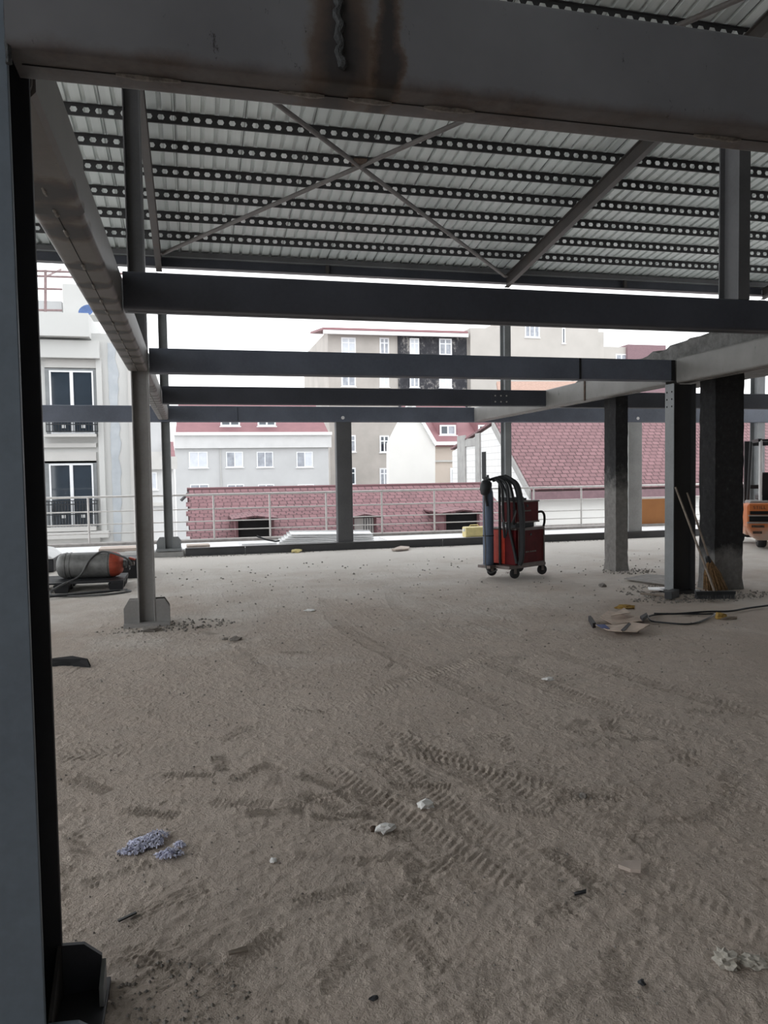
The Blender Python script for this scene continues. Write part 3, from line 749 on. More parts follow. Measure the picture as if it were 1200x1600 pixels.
# orange board standing against the railing
p0, p1 = atY(1005, 780, 17.05), atY(1044, 832, 17.05)
tag(build('orange_board', MB().box(p0.x, p1.x, 17.12, 17.14, .172, p0.z), 'orange_board', loc=((p0.x+p1.x)/2, 17.13, .172)), 'orange-brown board standing against the railing at right', 'board')

# ================================================================== BACKGROUND BUILDINGS
def rect(u0, v0, u1, v1, Y):
    a = atY(u0, v0, Y); b_ = atY(u1, v1, Y); return a.x, b_.x, b_.z, a.z      # x0,x1,z0,z1
def pbox(name, u0, v0, u1, v1, Y, depth, mat, parent, z0=None, proud=0):
    x0, x1, za, zb = rect(u0, v0, u1, v1, Y)
    if z0 is not None: za = z0
    return build(name, MB().box(x0, x1, Y-proud, Y+depth, za, zb), mat, parent)
def window(parent, u0, v0, u1, v1, Y, pane='curtain', bars=(.5,), hbar=None, fw=.07, proud=.05, pane2=None):
    x0, x1, z0, z1 = rect(u0, v0, u1, v1, Y); mb = MB(); ya, yb = Y-proud, Y+.02
    mb.box(x0, x1, ya, yb, z0, z0+fw); mb.box(x0, x1, ya, yb, z1-fw, z1); mb.box(x0, x0+fw, ya, yb, z0+fw, z1-fw); mb.box(x1-fw, x1, ya, yb, z0+fw, z1-fw)
    for b_ in bars: xm = x0+(x1-x0)*b_; mb.box(xm-fw*.5, xm+fw*.5, ya, yb, z0+fw, z1-fw)
    if hbar: zm = z0+(z1-z0)*hbar; mb.box(x0+fw, x1-fw, ya+.005, yb-.001, zm-fw*.4, zm+fw*.4)
    mb.box(x0-.08, x1+.08, ya-.06, yb, z0-.06, z0)
    w = build('window', mb, 'pvc', parent)
    edges = [x0+fw*.5]+[x0+(x1-x0)*b_ for b_ in bars]+[x1-fw*.5]
    for i, (a, c) in enumerate(zip(edges[:-1], edges[1:])):
        build('pane', MB().box(a, c, Y-.022, Y-.008, z0+fw*.5, z1-fw*.5), (pane2 if (pane2 and i % 2) else pane), w)
    return w
GZ = -10
# ---- ivory apartment block at left
Y = 24.0
B = thing('apartment_building', (-4, 26, GZ), 'ivory apartment block at left with black-railed balcony doors', 'building')
x0, x1, _, ztop = rect(-60, 515, 211, 850, Y)
build('wall', MB().box(x0-3, x1, Y, Y+9, GZ, ztop), 'wall_ivory', B)
pbox('parapet', -60, 489, 143, 531, Y, 8, 'wall_ivory', B, proud=.55)
pbox('fascia', -60, 530, 157, 562, Y, 3, 'wall_ivory', B, proud=.30)
pbox('pilaster', 150, 560, 168, 838, Y, .3, 'wall_ivory', B, proud=.12)
x0, x1, z0, z1 = rect(171, 536, 191, 845, Y)
mb = MB(); n = 26; rs = np.random.RandomState(2)
L_ = [(x0-.05+rs.uniform(-.02, .02), Y-.02, z0+(z1-z0)*i/n) for i in range(n+1)]; R_ = [(x1+.02+rs.uniform(-.07, .05), Y-.02, z0+(z1-z0)*i/n) for i in range(n+1)]
mb.prism(L_+R_[::-1], (0, .03, 0)); build('bare_strip', mb, 'wall_stain', B)
def balcony_door(v0, v1, vr):
    pbox('reveal', 70, v0-18, 151, v0-2, Y, .1, 'cornice', B, proud=.06)
    x0, x1, z0, z1 = rect(77, v0, 149, v1, Y); ya = Y-.06
    mb = MB(); fw = .045
    mb.box(x0-.12, x0, ya, Y+.02, z0, z1+.08); mb.box(x1, x1+.10, ya, Y+.02, z0, z1+.08); mb.box(x0, x1, ya, Y+.02, z1, z1+.08)
    build('door_surround', mb, 'steel_grey', B)
    mb = MB(); xm = x0+(x1-x0)*.50
    for a, b_ in ((x0, x0+fw), (xm-fw, xm+fw), (x1-fw, x1)): mb.box(a, b_, ya-.02, Y+.02, z0, z1)
    mb.box(x0, x1, ya-.015, Y+.02, z1-fw, z1); mb.box(x0, x1, ya-.015, Y+.02, z0, z0+fw)
    d = build('balcony_door', mb, 'pvc', B)
    build('pane', MB().box(x0+fw*.5, xm, Y-.03, Y-.01, z0+.03, z1-.03), 'glass', d); build('pane', MB().box(xm, x1-fw*.5, Y-.03, Y-.01, z0+.03, z1-.03), 'glass', d)
    zr = rect(77, vr, 149, v1, Y)[3]; mb = MB()
    for zz in (z0+.06, z0+.5*(zr-z0), zr-.1, zr): mb.box(x0-.1, x1+.1, Y-.26, Y-.235, zz-.013, zz+.013)
    nb = 17
    for i in range(nb+1):
        xx = x0-.1+(x1-x0+.2)*i/nb; mb.box(xx-.009, xx+.009, Y-.257, Y-.238, z0+.04, zr)
    for xx in (x0-.1, x1+.1): mb.box(xx-.012, xx+.012, Y-.26, Y, zr-.02, zr)
    build('juliet_railing', mb, 'black_iron', B)
    for f in (.28, .74):
        xx = x0+(x1-x0)*f; zz = z0+.42*(zr-z0); build('sticker', MB().box(xx-.06, xx+.06, Y-.04, Y-.03, zz-.05, zz+.05), 'white_paint', d)
    pbox('sill', 70, v1+1, 152, v1+5, Y, .1, 'cornice', B, proud=.3)
balcony_door(579, 678, 650); balcony_door(725, 823, 783)
pbox('string_course', 60, 832, 172, 838, Y, .1, 'cornice', B, proud=.45); pbox('string_course', 60, 838, 158, 846, Y, .1, 'cornice', B, proud=.28)
pbox('string_course', 60, 693, 151, 699, Y, .1, 'cornice', B, proud=.10)
# roof terrace parts
pbox('roof_wall', -60, 465, 97, 492, Y+3, .3, 'wall_shade', B); pbox('chimney_block', 97, 443, 150, 492, Y+2.5, 1.2, 'wall_ivory', B)
mb = MB()
def tp(u, v, Y_): return tuple(atY(u, v, Y_))
for (a, b_) in (((20, 422), (200, 428)), ((20, 430), (200, 436)), ((20, 450), (97, 452)), ((20, 484), (97, 485))): mb.tube([tp(*a, Y+1.5), tp(*b_, Y+1.5)], .035, 6)
for u in (30, 71): mb.tube([tp(u, 422, Y+1.5), tp(u, 489, Y+1.5)], .045, 6)
mb.tube([tp(72, 432, Y+1.5), tp(95, 421, Y+3)], .03, 6); build('pergola_frame', mb, 'pink_pipe', B)
build('satellite_dish', MB().lathe([(0, 0), (.13, .02), (.22, .07), (.235, .07), (.14, 0), (0, -.02)], tuple(atY(136, 488, Y+.4)), (-.3, -.8, .5), 18), 'blue_dish', B, smooth=True)
# drainpipe at its corner
pbox('drainpipe', 206, 560, 208, 850, Y-.1, .05, 'cornice', B)

# ---- small white house with red roof between the left columns
Y = 48.0
B = thing('house', (-1, 52, GZ), 'white house with a stepped parapet glimpsed between the two left columns', 'building')
x0, x1, _, zt = rect(214, 716, 288, 850, Y); build('wall', MB().box(x0, x1-.55, Y, Y+5, GZ, zt), 'wall_white', B)
pbox('parapet', 214, 714, 277, 733, Y, .3, 'cornice', B, proud=.3)
pbox('upper_wall', 222, 630, 252, 708, Y+3, 2, 'wall_shade', B); pbox('cornice', 222, 706, 253, 714, Y+3, .3, 'cornice', B, proud=.2)
a, b_, c, d = atY(262, 715, Y+.3), atY(274, 715, Y+.3), atY(271, 690, Y+3), atY(255, 690, Y+3)
build('roof', MB().prism([a, b_, c, d], (0, .1, -.1)), 'red_smooth', B)
window(B, 236, 738, 246, 765, Y, 'curtain_light', bars=())
pbox('cornice', 214, 786, 262, 790, Y, .3, 'cornice', B, proud=.25)

# ---- white block with red mansard
Y = 62.0
B = thing('apartment_building', (5, 66, GZ), 'white apartment block with red mansard roof and a row of paired windows', 'building')
x0, x1, _, zt = rect(272, 678, 516, 850, Y); build('wall', MB().box(x0, x1, Y, Y+9, GZ, zt), 'wall_shade', B)
pbox('cornice', 272, 676, 517, 680, Y, .4, 'white_paint', B, proud=.55); pbox('parapet', 272, 680, 517, 699, Y, .4, 'wall_white', B, proud=.3)
a, b_ = atY(274, 677, Y-.3), atY(514, 677, Y-.3); h_ = atY(500, 618, Y+5).z
c, d = Vector((b_.x-.6, Y+5, h_)), Vector((a.x+.3, Y+5, h_))
build('mansard_roof', MB().prism([a, b_, c, d], (0, .3, -.1)), 'red_smooth', B)
build('roof_core', MB().box(a.x+.3, b_.x-.6, Y+4.9, Y+8.5, zt, h_-.1), 'red_smooth', B)
pans = ['curtain_light', 'curtain', 'curtain', 'curtain', ]
for i, (u0, u1) in enumerate(((295, 325), (353, 380), (401, 427), (463, 489))):
    window(B, u0, 706, u1, 731-(i > 0), Y, pans[i], pane2=['curtain_light', 'curtain_light', 'curtain', 'curtain_light'][i])
    window(B, u0+2, 757, u1+2, 783, Y, 'curtain')
    if i in (1, 2): window(B, [0, 344, 402][i], 640, [0, 375, 431][i], 666, Y-.1, 'glass', hbar=.5, fw=.12)
pbox('drainpipe', 344.5, 700, 346, 790, Y-.12, .1, 'cornice', B)

# ---- tall beige block with burnt part
Y = 72.0
B = thing('apartment_building', (26, 80, GZ), 'tall beige apartment block with a burnt black section at the top', 'building')
x0, x1, _, zt = rect(512, 516, 621, 760, Y); xb = rect(512, 512, 940, 700, Y)
build('wall', MB().box(x0, rect(733, 516, 936, 760, Y)[1], Y, Y+16, GZ, zt), 'wall_beige', B)
mbx = rect(621, 521, 730, 662, Y); build('burnt_wall', MB().box(mbx[0], mbx[1], Y-.12, Y, mbx[2], mbx[3]), 'burnt', B)
mbx = rect(732, 516, 940, 800, Y)
build('pale_wall', MB().box(mbx[0], mbx[1], Y-.5, Y+12, GZ, mbx[3]+.15), 'wall_beige2', B)
mbx = rect(783, 500, 936, 800, Y-.6); build('pale_wall', MB().box(mbx[0], mbx[1], Y-.6, Y+12, GZ, mbx[3]), 'wall_beige2', B)
# eaves: red roof edge with white gutter
a = atY(505, 515, Y-.8); b_ = atY(731, 521, Y-.8)
mb = MB().prism([Vector((a.x, Y-.9, a.z)), Vector((b_.x, Y-.9, b_.z)), Vector((b_.x, Y+7, b_.z+1.0)), Vector((a.x, Y+7, a.z+1.0))], (0, .1, .22)); build('roof', mb, 'red_smooth', B)
build('gutter', MB().prism([Vector((a.x, Y-1, a.z-.05)), Vector((b_.x, Y-1, b_.z-.05)), Vector((b_.x, Y-1, b_.z-.38)), Vector((a.x, Y-1, a.z-.38))], (0, .3, 0)), 'white_paint', B)
for row in range(5):
    dv = 51*row
    if row == 2: continue
    for i, (u0, u1, hv) in enumerate(((533, 556, 1), (593, 608, 1), (640, 655, 1), (686, 706, 1))):
        if row > 1 and i > 1: continue
        window(B, u0, 527+dv+i*.6, u1, 553.5+dv+i*.6, Y-.13 if i > 1 else Y, 'curtain' if (i+row) % 2 else 'glass' if row > 2 else 'curtain_light', bars=(.5,), hbar=.68, fw=.13)
window(B, 820, 508, 843, 528, Y-.6, 'curtain', bars=(.33, .66), fw=.12); window(B, 878, 512, 883, 537, Y-.6, 'glass', bars=(), fw=.1)
# ---- annex beyond
Y = 92.0
B = thing('house', (66, 95, GZ), 'low pale block with a burgundy upper wall to the right of the beige tower', 'building')
pbox('wall', 925, 541, 981, 700, Y, 8, 'wall_beige2', B); pbox('burgundy_wall', 981, 538, 1040, 700, Y-.5, 8, 'burgundy', B)
window(B, 962, 553, 980, 572, Y, 'curtain', fw=.14)
# ---- terracotta roof sliver
Y = 56.0
B = thing('house', (22, 59, GZ), 'terracotta-roofed house seen through the gap between the far beams', 'building')
a, b_ = atY(783, 640, Y), atY(905, 640, Y); c, d = atY(905, 596, Y+7), atY(776, 596, Y+7)
build('roof', MB().prism([a, b_, c, d], (0, .1, -.2)), 'terracotta', B); build('wall', MB().box(a.x+.3, b_.x-.3, Y+.6, Y+7, GZ, a.z+.2), 'wall_beige2', B)
# ---- cream gable house
Y = 36.0
B = thing('house', (10, 40, GZ), 'cream gabled house with red roof and a white dormer window', 'building')
g_ = [(607, 860), (607, 693), (640, 628), (683, 692), (680, 692), (680, 860)]
build('gable_wall', MB().prism([atY(u, v, Y) for u, v in g_], (0, .4, 0)), 'wall_cream', B)
a, b_ = atY(645, 627, Y-.15), atY(684, 693, Y-.15); build('verge', MB().prism([a, b_, b_+Vector((-.12, 0, -.12)), a+Vector((-.12, 0, -.12))], (0, .3, 0)), 'white_paint', B)
x0, x1, _, z1 = rect(668, 692, 765, 860, Y+1.6); build('wall', MB().box(x0, x1, Y+1.6, Y+6, GZ, z1), 'wall_peach', B)
a, b_ = atY(660, 693, Y+1.2), atY(765, 693, Y+1.2); zt = atY(680, 632, Y+5).z
build('roof', MB().prism([a, b_, Vector((b_.x, Y+5, zt)), Vector((a.x, Y+5, zt))], (0, .15, -.15)), 'red_smooth', B)
pbox('cornice', 682, 690, 760, 695, Y+1.2, .3, 'white_paint', B); pbox('string_course', 680, 719, 760, 721, Y+1.5, .2, 'cornice', B)
for u0, u1 in ((687, 712), (747, 766)):
    x0, x1, z0, z1 = rect(u0-2, 658, u1+2, 681, Y+2.0); build('dormer', MB().box(x0, x1, Y+2.03, Y+4.5, z0, z1+.1), 'red_smooth', B); window(B, u0, 664, u1, 680, Y+2.0, 'glass', fw=.08, pane2='curtain')
window(B, 703, 731, 716, 762, Y+1.6, 'curtain', bars=(), fw=.1)

# ---- low shingled roof just beyond the railing
B = thing('house', (4, 21, GZ), 'low red-shingled roof with dark dormer openings right behind the railing', 'building')
x0, x1 = -.15, 8.75; ye, yr, ze, zr = 18.6, 22.5, -.40, 1.18
sl = math.hypot(yr-ye, zr-ze)
mb = MB(); nseg = 14; rs = np.random.RandomState(8)
for i in range(nseg):
    ta, tb = i/nseg, (i+1)/nseg
    jx = (.06 if i % 2 else -.03)
    P = lambda X, t: (X, ye+(yr-ye)*t, ze+(zr-ze)*t)
    mb.quad(P(x0+jx, ta), P(x1, ta), P(x1, tb), P(x0+jx, tb), uv=[(x0, sl*ta), (x1, sl*ta), (x1, sl*tb), (x0, sl*tb)])
    mb.quad((x0+jx, ye+(yr-ye)*ta, ze+(zr-ze)*ta-.12), (x0+jx, ye+(yr-ye)*ta, ze+(zr-ze)*ta), (x0+jx, ye+(yr-ye)*tb, ze+(zr-ze)*tb), (x0+jx, ye+(yr-ye)*tb, ze+(zr-ze)*tb-.12))
build('roof_slope', mb, 'shingle', B)
mb = MB().quad((x0, yr, zr), (x1, yr, zr), (x1, yr+4, zr-1.6), (x0, yr+4, zr-1.6), uv=[(x0, 0), (x1, 0), (x1, 4), (x0, 4)]); build('back_slope', mb, 'shingle', B)
build('wall', MB().prism([(x0+.3, ye+.3, GZ), (x0+.3, yr+3.6, GZ), (x0+.3, yr+3.6, zr-1.7), (x0+.3, yr, zr-.15), (x0+.3, ye+.3, ze-.05)], (x1-x0-.6, 0, 0)), 'wall_white', B)
build('ridge_cap', MB().tube([(x0, yr, zr+.0), (x1, yr, zr+.0)], .045, 8), 'shingle', B)
build('gutter_end', MB().tube([(x0-.16, yr-.3, zr-.3), (x0+.05, yr-.15, zr-.1)], .045, 8), 'steel_mid', B)
def zroof(y): return ze+(zr-ze)*(y-ye)/(yr-ye)
for (u0, v0, u1, v1), mt in zip(((372, 813, 425, 840), (553, 810, 585, 836), (697, 803, 746, 830)), ('dark_hole', 'steel_grey', 'dark_hole')):
    Yd = 19.25; a0, a1, za, zb = rect(u0, v0, u1, v1, Yd); za = min(za, zroof(Yd)); ybk = ye+(zb+.05-ze)/(zr-ze)*(yr-ye)
    mb = MB()     # cheeks and lintel around a dark opening
    for xa_, xb_ in ((a0-.06, a0), (a1, a1+.06)): mb.prism([(xa_, Yd, za-.05), (xa_, Yd, zb+.02), (xa_, ybk+.1, zb+.02)], (xb_-xa_, 0, 0))
    d = build('dormer', mb, 'shingle', B)
    build('opening', MB().box(a0, a1, Yd+.06, Yd+.10, za-.05, zb), mt, d)
    mb = MB(); am = (a0+a1)/2
    mb.quad((a0-.15, Yd-.14, zb-.01), (am, Yd-.14, zb+.06), (am, ybk+.35, zb+.09), (a0-.15, ybk+.1, zb+.01), uv=[(0, 0), (.8, 0), (.8, .8), (0, .8)])
    mb.quad((am, Yd-.14, zb+.06), (a1+.15, Yd-.14, zb-.01), (a1+.15, ybk+.1, zb+.01), (am, ybk+.35, zb+.09), uv=[(0, 0), (.8, 0), (.8, .8), (0, .8)])
    o_ = build('dormer_roof', mb, 'shingle', B); sm = o_.modifiers.new('t', 'SOLIDIFY'); sm.thickness = .05
    if mt == 'steel_grey':
        mb = MB()
        for i in range(8): xx = a0+(a1-a0)*(i+.5)/8; mb.box(xx-.018, xx+.018, Yd+.03, Yd+.055, za-.05, zb)
        mb.box(a0+.02, a0+(a1-a0)*.42, Yd+.035, Yd+.05, za, zb); build('shutter', mb, 'cornice', d)

# ---- right hand house: large tiled roof over a white wall, block gable facing left
B = thing('house', (18, 27, GZ), 'long white house with a big pinkish tiled roof at right beyond the railing', 'building')
X0 = 11.16; X1 = 27.0; ye, ze = 24.0, .86; sl_ = .78; yr = 27.3; zr = ze+sl_*(yr-ye); L_ = math.hypot(yr-ye, zr-ze)
mb = MB().quad((X0-.05, ye, ze), (X1, ye, ze), (X1, yr, zr), (X0-.05, yr, zr), uv=[(X0, 0), (X1, 0), (X1, L_), (X0, L_)])
mb.quad((X0-.05, yr, zr), (X1, yr, zr), (X1, yr+5, zr-.9), (X0-.05, yr+5, zr-.9), uv=[(X0, 0), (X1, 0), (X1, 5), (X0, 5)])
o_ = build('roof', mb, 'tiles', B); sm = o_.modifiers.new('t', 'SOLIDIFY'); sm.thickness = .08
build('eave_board', MB().box(X0-.05, X1, ye-.06, ye+.02, ze-.30, ze-.02), 'burgundy', B)
build('verge_board', MB().prism([(X0-.12, ye, ze-.26), (X0-.12, ye, ze+.03), (X0-.12, yr, zr+.03), (X0-.12, yr, zr-.26)], (.07, 0, 0)), 'concrete', B)
build('wall', MB().box(X0+.1, X1-.2, ye+.25, ye+3, GZ, ze-.02), 'wall_cream', B)
build('plinth_band', MB().box(X0+.1, X1-.2, ye+.20, ye+.25, -1.2, atY(900, 819, ye+.2).z), 'board_grey', B)
gp = [(ye+.02, GZ), (ye+.02, ze-.10), (yr, zr-.10), (yr+4.9, zr-.98), (yr+4.9, GZ)]
ul = [(a, b_) for a, b_ in gp]; mb = MB(); mb.uv[0] = ul; mb.add([(X0+.0, a, b_) for a, b_ in gp], [tuple(range(5))]); mb.add([(X0+.12, a, b_) for a, b_ in gp], [tuple(range(5))])
build('block_gable', mb, 'block', B)
def xp(u, v): p = atX(u, v, X0-.04); return p.y, p.z
mb = MB()
for (u0, u1, v0) in ((715, 727, 684), (743, 750, 684)):
    ya, yb = xp(u1, 700)[0], xp(u0, 700)[0]; mb.box(X0-.06, X0, ya, yb, -2, zr-.35)
ya, yb = xp(750, 690)[0], xp(715, 690)[0]; mb.box(X0-.05, X0, ya, yb, xp(735, 697)[1], xp(735, 685)[1]); build('concrete_frame', mb, 'concrete', B)
ya, yb = xp(758, 720)[0], xp(752, 720)[0]; build('opening', MB().box(X0-.02, X0+.05, ya, yb, xp(755, 748)[1], xp(755, 706)[1]), 'dark_hole', B)
# ---- red-roofed house behind it
Y = 44.0
B = thing('house', (30, 47, GZ), 'red-roofed house with small dormers just above the tiled ridge at right', 'building')
pbox('wall', 798, 661, 868, 800, Y, 3, 'wall_shade', B); pbox('roof', 868, 640, 1215, 700, Y, 3, 'red_smooth', B)
window(B, 902, 655, 931, 668, Y, 'glass', fw=.12); window(B, 1012, 655, 1036, 668, Y, 'curtain_light', fw=.12); window(B, 1164, 655, 1182, 668, Y, 'curtain', fw=.12)

# ================================================================== WELDING CART
N0 = Vector((4.47, 10.22, 0)); d1 = Vector((.9, .436, 0)).normalized(); d2 = Vector((-d1.y, d1.x, 0)); UZ = Vector((0, 0, 1))
def cp(a, b_, z): return N0+d1*a+d2*b_+UZ*z
def cbox(mb, a0, a1, b0, b1, z0, z1):
    return mb.obox(cp((a0+a1)/2, (b0+b1)/2, (z0+z1)/2), d1*(a1-a0)/2, d2*(b1-b0)/2, UZ*(z1-z0)/2)
cart = thing('welding_cart', cp(.34, .24, 0), 'red welding machine cart on four casters with draped black hoses', 'welding machine')
build('chassis', cbox(MB(), -.14, .68, -.02, .50, .145, .19), 'cart_metal', cart, bevel=.004)
build('cabinet', cbox(MB(), .02, .66, .0, .46, .19, .70), 'cart_red', cart, bevel=.012)
build('side_panel', cbox(MB(), .012, .024, .20, .44, .20, .69), 'cart_bright', cart, bevel=.004)
mb = MB(); cbox(mb, .08, .665, -.012, .0, .685, .725); cbox(mb, .08, .105, -.012, .0, .19, .70); cbox(mb, .65, .67, -.012, .0, .19, .70); cbox(mb, .08, .67, -.012, .0, .185, .21); build('trim_strip', mb, 'cart_metal', cart)
build('cabinet_top', cbox(MB(), .02, .67, -.01, .47, .70, .722), 'cart_metal', cart, bevel=.003)
up = build('wire_feeder', cbox(MB(), .12, .62, .06, .36, .80, 1.10), 'cart_red', cart, bevel=.012)
mb = MB(); cbox(mb, .12, .63, .05, .37, 1.095, 1.115); cbox(mb, .12, .63, .052, .06, .79, .812); build('feeder_trim', mb, 'cart_metal', up)
build('feeder_top', cbox(MB(), .08, .34, .10, .34, 1.115, 1.17), 'plastic_black', up, bevel=.01); build('latch', cbox(MB(), .36, .45, .15, .22, 1.115, 1.15), 'plastic_black', up)
build('feeder_stand', cbox(MB(), .16, .58, .12, .30, .72, .80), 'plastic_black', cart)
build('knob', MB().lathe([(0, 0), (.012, 0), (.012, .05), (0, .05)], cp(.63, .2, 1.08), d1+UZ*.5, 8), 'plastic_black', up)
rs = random.Random(4)
for (bz_, a0_, host) in ((.36, .24, cart), (.955, .20, up)):         # worn unreadable line of pale lettering
    mb = MB(); a = a0_; pl = -.003 if host is cart else .057
    for k_ in range(14):
        w_ = rs.uniform(.008, .016)
        if k_ != 5: cbox(mb, a, a+w_, pl, pl+.002, bz_, bz_+rs.choice((.018, .022)))
        a += w_+.006
    build('worn_lettering', mb, 'cart_metal', host)
    cbox(MB(), 0, 1, 0, 1, 0, 1)
for a, b_, z in ((.36, -.003, .62), (.36, .057, 1.04)):
    build('lock', MB().lathe([(0, 0), (.02, 0), (.018, .006), (0, .006)], cp(a, b_, z), -d2, 10), 'plastic_black', cart)
for a, b_ in ((.02, .02), (.64, .02), (.02, .46), (.64, .46)):
    w = build('caster_wheel', MB().lathe([(.0, -.022), (.04, -.022), (.066, -.018), (.076, -.008), (.076, .008), (.066, .018), (.04, .022), (0, .022)], cp(a, b_, .076), d2+d1*.5, 18), 'rubber', cart, smooth=True)
    mb = MB(); e_ = (d2+d1*.5).normalized()
    for s_ in (-1, 1): mb.obox(cp(a, b_, .115)+e_*.028*s_, e_*.003, e_.cross(UZ)*.02, UZ*.045)
    mb.obox(cp(a, b_, .155), e_*.032, e_.cross(UZ)*.03, UZ*.006); build('caster_fork', mb, 'cart_metal', w)
# gas bottle on the back ledge
gc = cp(-.16, .36, .19)
gb = build('gas_bottle', MB().lathe([(0, 0), (.07, 0), (.078, .012), (.078, 1.0), (.074, 1.06), (.058, 1.12), (.035, 1.155), (.03, 1.20), (0, 1.2)], gc, UZ, 22), 'cyl_blue', cart, smooth=True)
build('bottle_strap', MB().lathe([(.0795, .42), (.083, .42), (.083, .435), (.0795, .435)], gc, UZ, 22), 'plastic_black', gb)
mb = MB().lathe([(0, 0), (.028, 0), (.028, .07), (.018, .07), (.018, .11), (0, .11)], gc+UZ*1.2, UZ, 12); mb.lathe([(0, 0), (.036, .0), (.036, .05), (0, .05)], gc+UZ*1.25-d1*.02, -d1-d2*.3, 12); build('regulator', mb, 'plastic_black', gb)
build('ledge', cbox(MB(), -.26, .02, .24, .48, .15, .19), 'cart_metal', cart)
# mast that carries the hoses
build('mast', MB().tube([cp(-.02, .26, .19), cp(-.02, .26, 1.42)], .02, 10), 'plastic_black', cart, smooth=True)
build('hook', MB().tube([cp(-.12, .30, 1.42), cp(-.02, .26, 1.46), cp(.06, .22, 1.47), cp(.10, .2, 1.43)], .028, 8), 'plastic_black', cart, smooth=True)
def spline(P, n=10):
    P = [Vector(p) for p in P]; out = []
    for i in range(len(P)-1):
        p0, p1, p2, p3 = P[max(i-1, 0)], P[i], P[i+1], P[min(i+2, len(P)-1)]
        for q_ in range(n):
            t = q_/n; out.append(.5*((2*p1)+(p2-p0)*t+(2*p0-5*p1+4*p2-p3)*t*t+(3*p1-p0-3*p2+p3)*t**3))
    out.append(P[-1]); return out
def hose(path, r, mat='hose', name='hose'): return build(name, MB().tube(spline(path), r, 8), mat, cart, smooth=True)
hose([cp(.04, .22, 1.47), cp(.09, .05, 1.35), cp(.10, -.03, 1.0), cp(.10, -.06, .6), cp(.08, -.06, .3), cp(.05, -.04, .2)], .04)
hose([cp(.04, .22, 1.46), cp(.11, .04, 1.36), cp(.14, -.03, 1.05), cp(.13, -.05, .75), cp(.10, -.05, .35)], .03)
hose([cp(-.06, .26, 1.45), cp(-.05, .10, 1.35), cp(-.05, .06, 1.0), cp(-.04, .06, .72), cp(.0, .02, .45), cp(.02, -.02, .22)], .022)
hose([cp(-.08, .30, 1.45), cp(-.09, .16, 1.35), cp(-.10, .12, .95), cp(-.08, .12, .60), cp(-.03, .10, .80), cp(-.02, .12, 1.2), cp(-.04, .26, 1.45)], .016)
hose([cp(-.02, .24, 1.46), cp(.03, .12, 1.38), cp(.05, .05, 1.1), cp(.05, .05, .85), cp(.08, .08, .78)], .018)
hose([cp(-.10, .28, 1.44), cp(-.12, .14, 1.3), cp(-.12, .12, .9), cp(-.06, .1, .8), cp(.0, .1, .95), cp(.02, .14, 1.3), cp(.0, .24, 1.44)], .01, 'hose_grey', 'cable')
hose([gc+UZ*1.27-d1*.05, cp(-.30, .30, 1.25), cp(-.33, .28, .9), cp(-.33, .26, .5), cp(-.34, .25, .2), cp(-.30, .2, .1), cp(-.2, .15, .14)], .009, 'hose_grey', 'cable')
hose([cp(-.05, .28, 1.46), cp(-.2, .34, 1.4), cp(-.26, .32, 1.25), cp(-.24, .3, 1.05)], .02)
hose([cp(.0, .08, .74), cp(.05, .02, .95), cp(.1, .1, 1.0)], .012, 'hose_grey', 'cable')
# helmet-like black hood hung at the left
pt = cp(-.27, .30, 1.33)
tag(build('welding_helmet', MB().lathe([(.01, -.13), (.045, -.12), (.075, -.06), (.085, .02), (.075, .07), (.04, .10), (.01, .105)], pt, UZ+d1*.35, 16), 'plastic_black', loc=tuple(pt), smooth=True), 'black welding helmet hung at the top of the blue gas bottle', 'helmet')
# push handle on the right
build('push_handle', MB().tube(spline([cp(.62, .1, .93), cp(.74, .1, .935), cp(.80, .1, .88), cp(.80, .1, .76), cp(.74, .1, .66), cp(.66, .1, .58)]), .018, 10), 'rubber', cart, smooth=True)

# ================================================================== GAS CYLINDER ON PALLET
pal = thing('plastic_pallet', (-1.75, 11.45, 0), 'black plastic pallet under the grey gas cylinder', 'pallet')
px0, px1, py0, py1 = -2.5, -.95, 11.0, 11.85
mb = MB()
for i in range(6): y_ = py0+(py1-py0)*i/6; mb.box(px0, px1, y_+.012, y_+(py1-py0)/6-.012, .12, .145)
for xx in (px0+.08, (px0+px1)/2, px1-.08): mb.box(xx-.08, xx+.08, py0, py1, .105, .122)
build('deck', mb, 'plastic_black', pal)
for xx in (px0+.1, px0+.75, px1-.1):
    for yy in (py0+.1, (py0+py1)/2, py1-.1): build('foot', MB().prism([(xx-.08, yy-.07, 0), (xx+.08, yy-.07, 0), (xx+.10, yy-.08, .106), (xx-.10, yy-.08, .106)], (0, .15, 0)), 'plastic_black', pal)
slab('plastic_crate', -1.25, -.86, 12.3, 12.9, 0, .30, 'plastic_black', 'black plastic box on the floor beyond the cylinder valve', 'box')
cyr = .178; ca = Vector((1, -.10, 0)).normalized(); co_ = Vector((-1.955, 11.517, .146+cyr))
gcy = thing('gas_cylinder', (-1.5, 11.45, .146), 'grey gas cylinder with orange shoulder lying on a black pallet', 'gas cylinder')
build('body', MB().lathe([(0, .095), (.10, .10), (.145, .12), (.170, .16), (cyr, .20), (cyr, .80), (cyr, .82)], co_, ca, 32), 'cyl_grey', gcy, smooth=True)
build('shoulder', MB().lathe([(cyr, .82), (.174, .87), (.155, .92), (.115, .965), (.06, .985), (0, .985)], co_, ca, 32), 'cyl_red', gcy, smooth=True)
for hh in (.21, .27, .78): build('band', MB().lathe([(cyr-.001, hh), (cyr+.006, hh+.004), (cyr+.006, hh+.018), (cyr-.001, hh+.022)], co_, ca, 32), 'cyl_grey', gcy)
build('neck', MB().lathe([(0, .97), (.062, .97), (.062, 1.02), (.045, 1.03), (.045, 1.06), (0, 1.06)], co_, ca, 18), 'cyl_grey', gcy, smooth=True)
